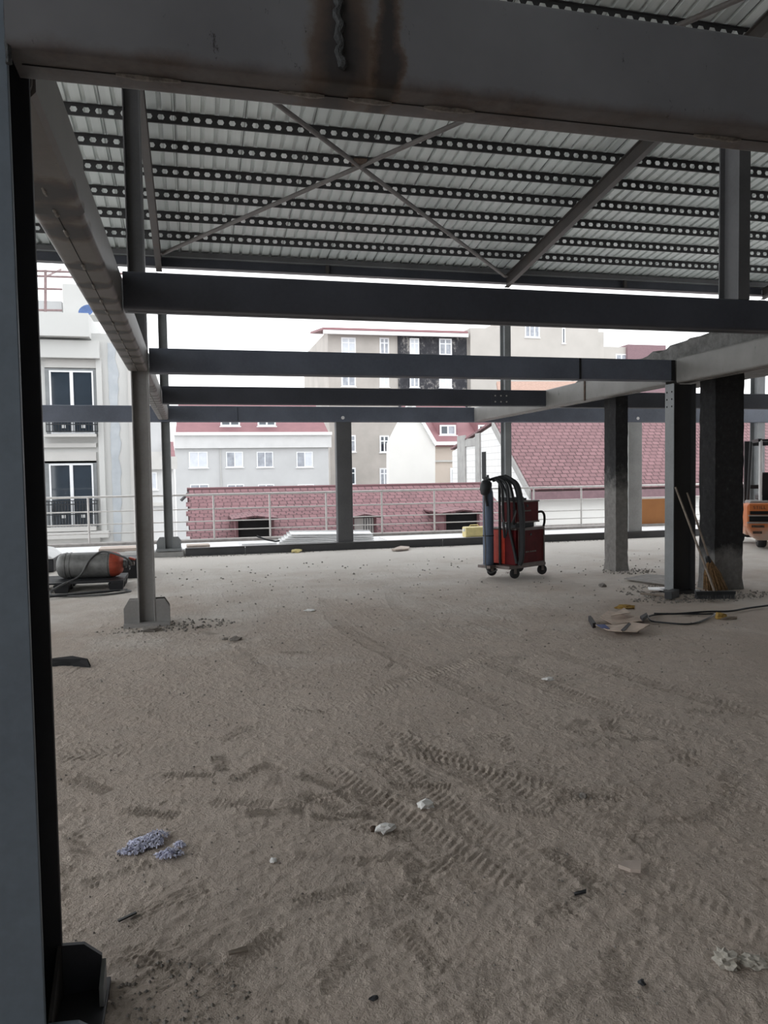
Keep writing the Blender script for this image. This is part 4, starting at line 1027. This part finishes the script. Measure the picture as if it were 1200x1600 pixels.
vl = build('valve', MB().lathe([(0, 0), (.026, 0), (.03, .03), (.022, .06), (.03, .08), (0, .09)], co_+ca*1.05, ca, 12), 'cart_metal', gcy)
build('hand_wheel', MB().lathe([(0, 0), (.045, .0), (.05, .012), (.045, .025), (0, .025)], co_+ca*1.10+UZ*.06, UZ+ca*.3, 14), 'cyl_red', vl)
build('guard_ring', MB().tube([co_+ca*(1.06+.0*k_)+(UZ*math.cos(a)+Vector((-ca.y, ca.x, 0))*math.sin(a))*.085 for k_, a in enumerate(np.linspace(0, 2*math.pi, 20))], .010, 6), 'black_iron', gcy)
vh = atZ(0, 0, 0)
hp = [co_+ca*1.10-UZ*.02, co_+ca*1.02+Vector((0, -.14, .10)), co_+ca*.72+Vector((0, -.06, .188)), co_+ca*.55+Vector((0, -.16, .09)), co_+ca*.42+Vector((0, -.26, -.12)), Vector((-1.72, 10.95, .13)), Vector((-1.86, 10.84, .04)),
      Vector((-1.7, 10.68, .014)), Vector((-1.2, 10.6, .014)), Vector((-.85, 10.8, .014)), Vector((-1.05, 11.0-.05, .014)), Vector((-1.8, 10.74, .022)), Vector((-2.6, 10.7, .014)), Vector((-3.2, 10.9, .014))]
tag(build('gas_hose', MB().tube(spline(hp), .014, 8), 'hose_grey', loc=(-1.6, 10.8, .01), smooth=True), 'dark grey hose draped over the gas cylinder and looping on the floor', 'hose')
hp = [Vector((-3.2, 10.35, .014)), Vector((-2.3, 10.42, .014)), Vector((-1.7, 10.62, .03)), Vector((-1.2, 10.86, .014)), Vector((-.9, 10.98, .014))]
tag(build('gas_hose', MB().tube(spline(hp), .013, 8), 'hose', loc=(-1.6, 10.6, .01), smooth=True), 'thin black hose lying on the floor in front of the pallet', 'hose')
# covered pile at far left behind the near column
pl_ = thing('covered_pile', (-3.1, 14.0, 0), 'low pile under white sheeting at the left edge behind the cylinder', 'pile')
build('base_block', MB().box(-3.6, -2.26, 13.6, 14.5, 0, .22), 'plastic_black', pl_, bevel=.02)
build('sheeting', MB().prism([(-3.6, 13.55, .22), (-2.25, 13.55, .22), (-2.4, 13.6, .34), (-2.75, 13.6, .42), (-3.6, 13.6, .42)], (0, .95, 0)), 'white_sheet', pl_, bevel=.03)

# ================================================================== BROOMS AND FLOOR CLUTTER, RIGHT
# straw broom, upside: bristles on the floor, leaning on the sooty column
bt = Vector((6.30, 8.28, .0))
br = thing('straw_broom', bt, 'straw broom with brown bristles leaning between the two right columns', 'broom')
top = Vector((5.93, 8.30, 1.25)); neck = Vector((6.24, 8.29, .42))
build('stick', MB().tube([neck-(top-neck)*.05, top], [.014, .011], 8), 'stick', br, smooth=True)
mb = MB(); rs = np.random.RandomState(3)
for i in range(90):
    a = rs.uniform(-1, 1); b_ = rs.uniform(-1, 1)
    e_ = Vector((6.33+.17*a, 8.27+.05*b_, .012+.03*rs.rand())); mb.tube([neck+Vector((.012*a, .012*b_, .0)), neck.lerp(e_, .5)+Vector((.035*a, 0, 0)), e_], [.006, .008, .006], 4)
build('bristles', mb, 'straw', br)
build('binding', MB().lathe([(.03, 0), (.032, .03), (.028, .07), (.02, .09)], neck-Vector((0, 0, .05)), (top-neck), 10), 'black_iron', br)
# push broom
hb = atZ(1117, 936); hb = Vector((hb.x, hb.y, 0))
pb = thing('push_broom', hb, 'push broom with wide dark head on the floor and long leaning stick', 'broom')
hd = Vector((.34, -.10, 0)).normalized()
build('head', MB().obox(hb+UZ*.075, hd*.23, hd.cross(UZ)*.035, UZ*.02), 'black_iron', pb, bevel=.006)
mb = MB()
for i in range(46):
    for j in range(3):
        q0 = hb+hd*(-.22+.44*i/45)+hd.cross(UZ)*(-.022+.022*j); mb.tube([q0+UZ*.058, q0+hd*rs.uniform(-.01, .01)+UZ*.004], .005, 4)
build('bristles', mb, 'plastic_black', pb)
st = Vector((5.79, 8.335, 1.32)); build('stick', MB().tube([hb+UZ*.08, st], .013, 8), 'stick', pb, smooth=True)
# third broom lying down
a, b_ = atZ(1001, 930), atZ(1046, 934); a.z = b_.z = .02
lb = thing('lying_broom', b_, 'broom lying on the floor at the foot of the dark steel column', 'broom')
build('stick', MB().tube([a, b_], .014, 8), 'stick', lb, smooth=True)
dd = (b_-a).normalized(); build('head', MB().obox(b_+dd*.03+UZ*.028, dd*.045, dd.cross(UZ)*.13, UZ*.045), 'black_iron', lb, bevel=.005)
def flat_poly(name, pix, th, mat, label, cat, lift=0.0, parent=None, z=.006, relief=0, seed=0):
    P = [atZ(u, v) for u, v in pix]; P = [Vector((p.x, p.y, fz(p.x, p.y)+z+lift)) for p in P]
    c = sum(P, Vector())/len(P); rs = np.random.RandomState(seed)
    P = [p+UZ*rs.uniform(0, relief) for p in P]
    mb = MB(); mb.prism(P, (0, 0, th))
    o = build(name, mb, mat, parent, loc=None if parent else tuple(c))
    if not parent: tag(o, label, cat)
    return o
flat_poly('thin_board', [(975, 906), (1010, 900), (1041, 902), (1041, 915), (1010, 911)], .012, 'board_grey', 'thin grey board on the floor left of the dark steel column', 'board', lift=.015)
flat_poly('thin_board', [(1012, 920), (1041, 920), (1041, 924), (1014, 923)], .012, 'white_sheet', 'narrow white board strip at the foot of the dark steel column', 'board', lift=.02)
# torn cardboard
cb = atZ(968, 978); cd = thing('torn_cardboard', (cb.x, cb.y, 0), 'flattened torn cardboard box with blue print on the dusty floor', 'cardboard')
flat_poly('flap', [(938, 970), (950, 962), (992, 966), (1010, 966), (1004, 975), (958, 980)], .006, 'card', '', '', parent=cd, relief=.05, seed=1, lift=.02)
flat_poly('flap', [(930, 983), (955, 980), (985, 982), (972, 993), (950, 991)], .006, 'card', '', '', parent=cd, relief=.05, seed=2, lift=.02)
flat_poly('flap', [(985, 980), (1015, 985), (995, 993), (974, 993)], .006, 'card', '', '', parent=cd, relief=.05, seed=3, lift=.02)
flat_poly('raised_flap', [(955, 976), (975, 960), (985, 970)], .006, 'card', '', '', parent=cd, lift=.055, relief=.03, seed=4)
flat_poly('dark_flap', [(919, 971), (923, 970), (931, 982), (926, 983)], .05, 'card_dark', '', '', parent=cd, lift=.01)
flat_poly('blue_print', [(931, 983), (945, 983), (953, 989), (940, 988)], .004, 'card_blue', '', '', parent=cd, lift=.045)
flat_poly('dark_print', [(970, 992), (982, 982), (986, 983), (976, 993)], .004, 'card_dark', '', '', parent=cd, lift=.05)
flat_poly('dark_edge', [(1000, 972), (1010, 966), (1012, 970), (1004, 976)], .03, 'card_dark', '', '', parent=cd, lift=.03)
# cable
cab = [(1012, 964), (1018, 972), (1040, 975), (1070, 977), (1088, 975), (1106, 968), (1116, 961), (1100, 961), (1060, 961), (1026, 962), (1013, 965)]
P = [atZ(*p)+UZ*.012 for p in cab]; tag(build('cable', MB().tube(spline(P), .009, 7), 'hose', loc=tuple(P[0]), smooth=True), 'loop of grey cable on the floor right of the torn cardboard', 'cable')
P = [atZ(*p)+UZ*.014 for p in [(1022, 961), (1060, 961), (1100, 958), (1140, 957), (1170, 952), (1215, 946)]]; tag(build('cable', MB().tube(spline(P), .011, 7), 'hose', loc=tuple(P[0]), smooth=True), 'dark cable running from the cable loop to the right edge', 'cable')

def lump(name, u, v, sx, sy, sz, mat, label, cat, seed=0, rot=0, spike=.35, n=2):
    import bmesh
    bm = bmesh.new(); bmesh.ops.create_icosphere(bm, subdivisions=n, radius=1); rs = np.random.RandomState(seed)
    p = atZ(u, v); z = fz(p.x, p.y); mb = MB(); ca_, sa_ = math.cos(rot), math.sin(rot)
    for q_ in bm.verts:
        k_ = 1+spike*(rs.rand()-.5)*2; x, y, zz = q_.co.x*sx*k_, q_.co.y*sy*k_, max(q_.co.z, -.55)*sz*k_
        mb.v.append(Vector((p.x+x*ca_-y*sa_, p.y+x*sa_+y*ca_, z+.004+zz+sz*.5)))
    mb.f = [tuple(q_.index for q_ in f.verts) for f in bm.faces]; bm.free()
    return tag(build(name, mb, mat, loc=(p.x, p.y, z)), label, cat)
lump('foam_scrap', 977, 949, .11, .05, .03, 'yellow', 'yellow foam scrap on the floor behind the torn cardboard', 'scrap', 1)
lump('foam_scrap', 1126, 966, .07, .05, .04, 'yellow', 'yellow foam scrap lying against the dark cable', 'scrap', 2)
lump('wood_scrap', 1140, 967, .09, .025, .02, 'stick', 'brown wood chip beside the yellow scrap on the cable', 'scrap', 3)
lump('paper_ball', 601, 1302, .045, .028, .02, 'paper', 'crumpled white paper scrap, the lower of two in the foreground', 'paper', 4, .1)
lump('paper_ball', 665, 1263, .042, .030, .022, 'paper', 'crumpled white paper scrap, the upper of two in the foreground', 'paper', 5, .1)
lump('stone', 583, 1299, .015, .015, .012, 'rust', 'small brown pebble left of the lower white paper scrap', 'stone', 6)
lump('paper_scrap', 427, 1348, .014, .018, .006, 'paper', 'tiny pale scrap on the floor between shredded pile and paper', 'paper', 7)
lump('paper_scrap', 857, 1063, .045, .03, .012, 'paper', 'small white scrap in the middle of the floor', 'paper', 8)
lump('paper_scrap', 484, 953, .06, .05, .012, 'paper', 'small white scrap left of the curved tyre tracks', 'paper', 9)
lump('stone', 368, 999, .06, .035, .022, 'stone', 'dark lump on the floor right of the slim column foot', 'stone', 10)
lump('stone', 352, 998, .03, .02, .015, 'stone', 'small grey stone left of the dark lump near the slim column', 'stone', 11)
lump('stone', 942, 915, .05, .04, .03, 'stone', 'dark clod on the floor left of the thin grey board', 'stone', 12)
lump('stone', 236, 984, .09, .06, .028, 'stone', 'flat grey stone at the foot of the slim column', 'stone', 13)
lump('stone', 911, 1246, .02, .02, .016, 'stone', 'small pebble in the right foreground above the wood chip', 'stone', 14)
lump('foam_scrap', 463, 863, .10, .06, .05, 'canister', 'yellowish scrap lying against the kerb channel', 'scrap', 15)
flat_poly('plank_piece', [(612, 861), (626, 856), (640, 857), (638, 860), (618, 862)], .03, 'wood', 'short wooden plank lying by the kerb left of the cart', 'plank', lift=.01)
w_ = flat_poly('wood_chip', [(966, 1366), (974, 1360), (1002, 1360), (1001, 1373), (985, 1372)], .014, 'wood', 'flat wedge-shaped wood chip in the right foreground', 'wood chip', lift=.012)
flat_poly('twig', [(184, 1441), (212, 1430), (214, 1432), (186, 1444)], .006, 'black_iron', 'thin dark twig above the base of the nearest column', 'twig')
flat_poly('twig', [(356, 1492), (386, 1485), (388, 1489), (358, 1496)], .006, 'stick', 'short pale twig in the bottom foreground', 'twig')
flat_poly('twig', [(897, 1399), (916, 1398), (916, 1400), (898, 1402)], .006, 'black_iron', 'thin dark sliver below the wood chip in the foreground', 'twig')
lump('dark_chip', 1003, 1542, .012, .010, .008, 'black_iron', 'small black chip in the bottom right foreground', 'chip', 23)
lump('dark_chip', 584, 1565, .014, .008, .006, 'black_iron', 'small black chip at the bottom centre of the floor', 'chip', 24)
# crumpled plastic rag: thin crinkled sheet
def sheet_rag(name, u, v, L, W, label, cat, mat, seed, rot, amp):
    rs = np.random.RandomState(seed); p = atZ(u, v); z = fz(p.x, p.y); n, m_ = 18, 12; mb = MB()
    for i in range(n):
        for j in range(m_):
            a = (i/(n-1)-.5)*L*(1+.25*math.sin(j*1.3)); b_ = (j/(m_-1)-.5)*W*(1+.4*math.sin(i*.9+seed))
            h_ = abs(math.sin(i*.9+j*.5+seed)*math.cos(j*1.1-i*.35))*amp+rs.rand()*amp*.3
            mb.v.append(Vector((p.x+a*math.cos(rot)-b_*math.sin(rot), p.y+a*math.sin(rot)+b_*math.cos(rot), z+.004+h_)))
    mb.f = [(i*m_+j, (i+1)*m_+j, (i+1)*m_+j+1, i*m_+j+1) for i in range(n-1) for j in range(m_-1)]
    o = build(name, mb, mat, loc=(p.x, p.y, z), smooth=True); s2 = o.modifiers.new('t', 'SOLIDIFY'); s2.thickness = .002
    return tag(o, label, cat)
lump('plastic_scrap', 1135, 1508, .034, .038, .026, 'rag', 'crumpled dusty plastic wrapper at the bottom right', 'plastic scrap', 31, .5, .32, 3)
lump('plastic_scrap', 1177, 1510, .040, .026, .018, 'rag', 'second crumpled dusty wrapper touching the right edge', 'plastic scrap', 32, -.4, .32, 3)
# burnt strip
a, b_, c = atZ(62, 1043), atZ(110, 1041), atZ(142, 1042)
mb = MB().prism([(a.x, a.y, .0), (b_.x, b_.y, .0), (c.x, c.y-.03, .0), (c.x-.03, c.y+.03, .045), (b_.x, b_.y+.08, .05), (a.x, a.y+.08, .03)], (0, .03, .012))
tag(build('rubber_strip', mb, 'black_gap', loc=tuple(b_), bevel=.006), 'burnt black strip on the floor beside the nearest column', 'rubber strip')

# shredded paper pile
mb = MB(); mbk = MB(); rs = np.random.RandomState(9)
blobs = [((228, 1322), .075, .05, 520), ((205, 1333), .055, .03, 190), ((264, 1340), .05, .028, 300), ((245, 1312), .05, .03, 120), ((280, 1326), .02, .02, 60)]
for (uv_, rx, ry, cnt) in blobs:
    p = atZ(*uv_); z = fz(p.x, p.y)
    for i in range(cnt):
        r_ = math.sqrt(rs.rand()); a = rs.rand()*6.283; x, y = p.x+rx*r_*math.cos(a), p.y+ry*r_*math.sin(a)
        hgt = max(.002, .03*(1-r_)*rs.rand()+.006); L = rs.uniform(.012, .03); b_ = rs.rand()*6.283
        d = Vector((math.cos(b_), math.sin(b_), rs.uniform(-.5, .5)))*L*.5; c = Vector((x, y, z+hgt+.004)); s_ = Vector((-math.sin(b_), math.cos(b_), rs.uniform(-.8, .8)))*.0022
        mid = c+UZ*rs.uniform(.002, .008)
        (mb if rs.rand() > .1 else mbk).add([c-d-s_, c-d+s_, mid+s_, mid-s_, c+d+s_, c+d-s_], [(0, 1, 2, 3), (3, 2, 4, 5)])
p = atZ(230, 1330); sp = thing('shredded_paper', (p.x, p.y, 0), 'small heap of pale blue-white shredded paper in the left foreground', 'shredded paper')
build('paper_shreds', mb, 'shred', sp); build('dark_shreds', mbk, 'card_dark', sp)

# loose gravel: uncountable grains round the column feet and over the floor
mb = MB(); rs = np.random.RandomState(13)
def grain(x, y, s):
    z = fz(x, y); b = len(mb.v)
    o = [(1, 0, 0), (0, 1, 0), (-1, 0, 0), (0, -1, 0), (0, 0, 1), (0, 0, -.6)]
    for d in o: k_ = s*rs.uniform(.6, 1.3); mb.v.append(Vector((x+d[0]*k_, y+d[1]*k_, z+s*.3+d[2]*k_*.8)))
    mb.f.extend([tuple(b+i for i in f) for f in ((0,1,4), (1,2,4), (2,3,4), (3,0,4), (1,0,5), (2,1,5), (3,2,5), (0,3,5))])
for cx, cy, rx, ry, cnt, s0 in ((6.0, 8.05, 1.0, .35, 420, .013), (5.7, 8.6, .5, .5, 140, .014), (6.4, 10.4, .45, .35, 160, .014), (-.1, 8.3, .5, .35, 130, .015), (-.5, 8.2, .5, .2, 70, .012), (-.15, 2.2, .28, .3, 260, .006), (.3, 15.2, .8, .12, 120, .011), (2.6, 15.24, 3, .07, 160, .010), (8.2, 15.2, 1.4, .1, 120, .011)):
    for i in range(cnt):
        r_ = math.sqrt(rs.rand()); a = rs.rand()*6.283; grain(cx+rx*r_*math.cos(a), cy+ry*r_*math.sin(a), s0*rs.uniform(.4, 1.5))
for i in range(1500):
    y = 1.3+12*rs.rand()**1.5; x = rs.uniform(-.75, .25+.85*y*.9); grain(x, y, .0022+.0016*y*rs.rand())
gr = build('gravel', mb, 'stone'); tag(gr, 'loose gravel and grit scattered over the floor and round the columns', 'gravel', kind='stuff')

# ================================================================== FORKLIFT
fx0, fy0 = 10.19, 12.42       # rear left corner of the counterweight
fk = thing('forklift', (fx0+.55, fy0+.9, 0), 'dusty orange forklift partly cut off at the right edge', 'forklift')
W_ = 1.10
def fbox(name, x0, x1, y0, y1, z0, z1, mat, par=None, bevel=.03): return build(name, MB().box(fx0+x0, fx0+x1, fy0+y0, fy0+y1, z0, z1), mat, par or fk, bevel=bevel)
prof = [(.0, .42), (.0, .80), (.02, .86), (W_-.02, .86), (W_, .80), (W_, .42), (W_-.12, .20), (W_-.2, .16), (.2, .16), (.12, .20)]
cw = build('counterweight', MB().prism([(fx0+a, fy0+.1, b_) for a, b_ in prof], (0, .5, 0)), 'fork_orange', fk, bevel=.03)
build('rear_plate', MB().prism([(fx0+.03, fy0+.07, .72), (fx0+W_-.03, fy0+.07, .72), (fx0+W_-.03, fy0+.07, .86), (fx0+.03, fy0+.07, .86)], (0, .05, 0)), 'fork_orange', cw, bevel=.01)
for (z0, z1, x0, x1) in ((.655, .725, .05, W_-.05), (.52, .62, .04, W_-.05)):
    build('vent_slot', MB().box(fx0+x0, fx0+x1, fy0+.085, fy0+.11, z0, z1), 'dark_hole', cw)
for z0, z1, x0, x1 in ((.405, .45, .08, .30), (.29, .335, .10, .26), (.405, .45, .8, 1.02), (.29, .335, .84, 1.0)):
    build('step_slot', MB().box(fx0+x0, fx0+x1, fy0+.085, fy0+.11, z0, z1), 'rust', cw)
build('ledge', MB().box(fx0+.02, fx0+W_-.02, fy0+.03, fy0+.11, .625, .645), 'board_grey', cw); build('ledge', MB().box(fx0+.0, fx0+W_, fy0+.04, fy0+.11, .485, .515), 'board_grey', cw)
fbox('body', .04, W_-.04, .6, 1.75, .22, .80, 'fork_orange'); fbox('hood', .08, W_-.08, .35, 1.0, .80, .90, 'board_grey')
fbox('seat', .3, .8, .75, 1.2, .90, 1.02, 'plastic_black')
fbox('seat_back', .3, .8, .68, .78, .98, 1.45, 'plastic_black')
for xx, yy in ((.30, .55), (W_-.30, .55), (.24, 1.65), (W_-.24, 1.65)):
    top_ = (fx0+xx+(.03 if xx < .5 else -.03), fy0+(.75 if yy < 1 else 1.5), 2.08)
    build('guard_post', MB().tube([(fx0+xx, fy0+yy, .8), top_], .032, 8), 'white_paint' if (xx < .5 and yy < 1) else 'plastic_black', fk, smooth=True)
mb = MB()
for i in range(8): yy = fy0+.75+.75*i/7; mb.box(fx0+.30, fx0+W_-.30, yy-.02, yy+.02, 2.06, 2.1)
mb.box(fx0+.28, fx0+.34, fy0+.72, fy0+1.53, 2.05, 2.11); mb.box(fx0+W_-.34, fx0+W_-.28, fy0+.72, fy0+1.53, 2.05, 2.11); build('overhead_guard', mb, 'plastic_black', fk)
for xx, yy, rr in ((.30, .42, .20), (W_-.30, .42, .20), (.06, 1.5, .26), (W_-.06, 1.5, .26)):
    wl = build('wheel', MB().lathe([(0, -.08), (rr*.55, -.08), (rr*.9, -.075), (rr, -.05), (rr, .05), (rr*.9, .075), (rr*.55, .08), (0, .08)], (fx0+xx, fy0+yy, rr), (1, 0, 0), 24), 'rubber', fk, smooth=True)
    build('hub', MB().lathe([(0, -.086), (rr*.5, -.086), (rr*.5, .086), (0, .086)], (fx0+xx, fy0+yy, rr), (1, 0, 0), 16), 'board_grey', wl)
mb = MB()
for xx in (.25, W_-.25): mb.box(fx0+xx-.05, fx0+xx+.05, fy0+1.85, fy0+1.98, .08, 2.1)
for zz in (.3, 1.1, 2.0): mb.box(fx0+.25, fx0+W_-.25, fy0+1.87, fy0+1.95, zz, zz+.08)
build('mast', mb, 'plastic_black', fk)
for xx in (.32, W_-.32): build('fork', MB().prism([(fx0+xx-.05, fy0+1.98, .06), (fx0+xx-.05, fy0+2.75, .06), (fx0+xx-.05, fy0+2.75, .075), (fx0+xx-.05, fy0+2.03, .11), (fx0+xx-.05, fy0+2.03, .6), (fx0+xx-.05, fy0+1.98, .6)], (.1, 0, 0)), 'black_iron', fk)
cu = bpy.data.curves.new('lettering', 'FONT'); cu.body = 'STILL'; cu.size = .085; cu.extrude = .002; cu.space_character = 1.15
to = bpy.data.objects.new('tmp', cu); COL.objects.link(to); bpy.context.view_layer.update()
me = bpy.data.meshes.new_from_object(to.evaluated_get(bpy.context.evaluated_depsgraph_get())); bpy.data.objects.remove(to); bpy.data.curves.remove(cu)
me.transform(Matrix.Translation(Vector((fx0+.10, fy0+.066, .76))-Vector(fk.location)) @ Matrix.Rotation(math.pi/2, 4, 'X'))
me.materials.clear(); me.materials.append(M['rust']); lo = bpy.data.objects.new('lettering', me); COL.objects.link(lo); lo.parent = fk
# the truck stands turned, its rear squarely towards the cart lane: pivot about the rear left corner
pv = Vector((fx0, fy0, 0)); rz = -31*D2R; fk.rotation_euler = (0, 0, rz)
fk.location = pv+Matrix.Rotation(rz, 3, 'Z') @ (Vector(fk.location)-pv)

# ================================================================== LIGHT
w = bpy.data.worlds.new('overcast_sky'); sc.world = w; w.use_nodes = True
bg = w.node_tree.nodes['Background']; bg.inputs['Color'].default_value = (.95, .975, 1.0, 1); bg.inputs['Strength'].default_value = 1.0
sc.view_settings.view_transform = 'Standard'; sc.view_settings.look = 'None'; sc.view_settings.gamma = 1; sc.view_settings.use_curve_mapping = False
sc.view_settings.exposure = 1.25
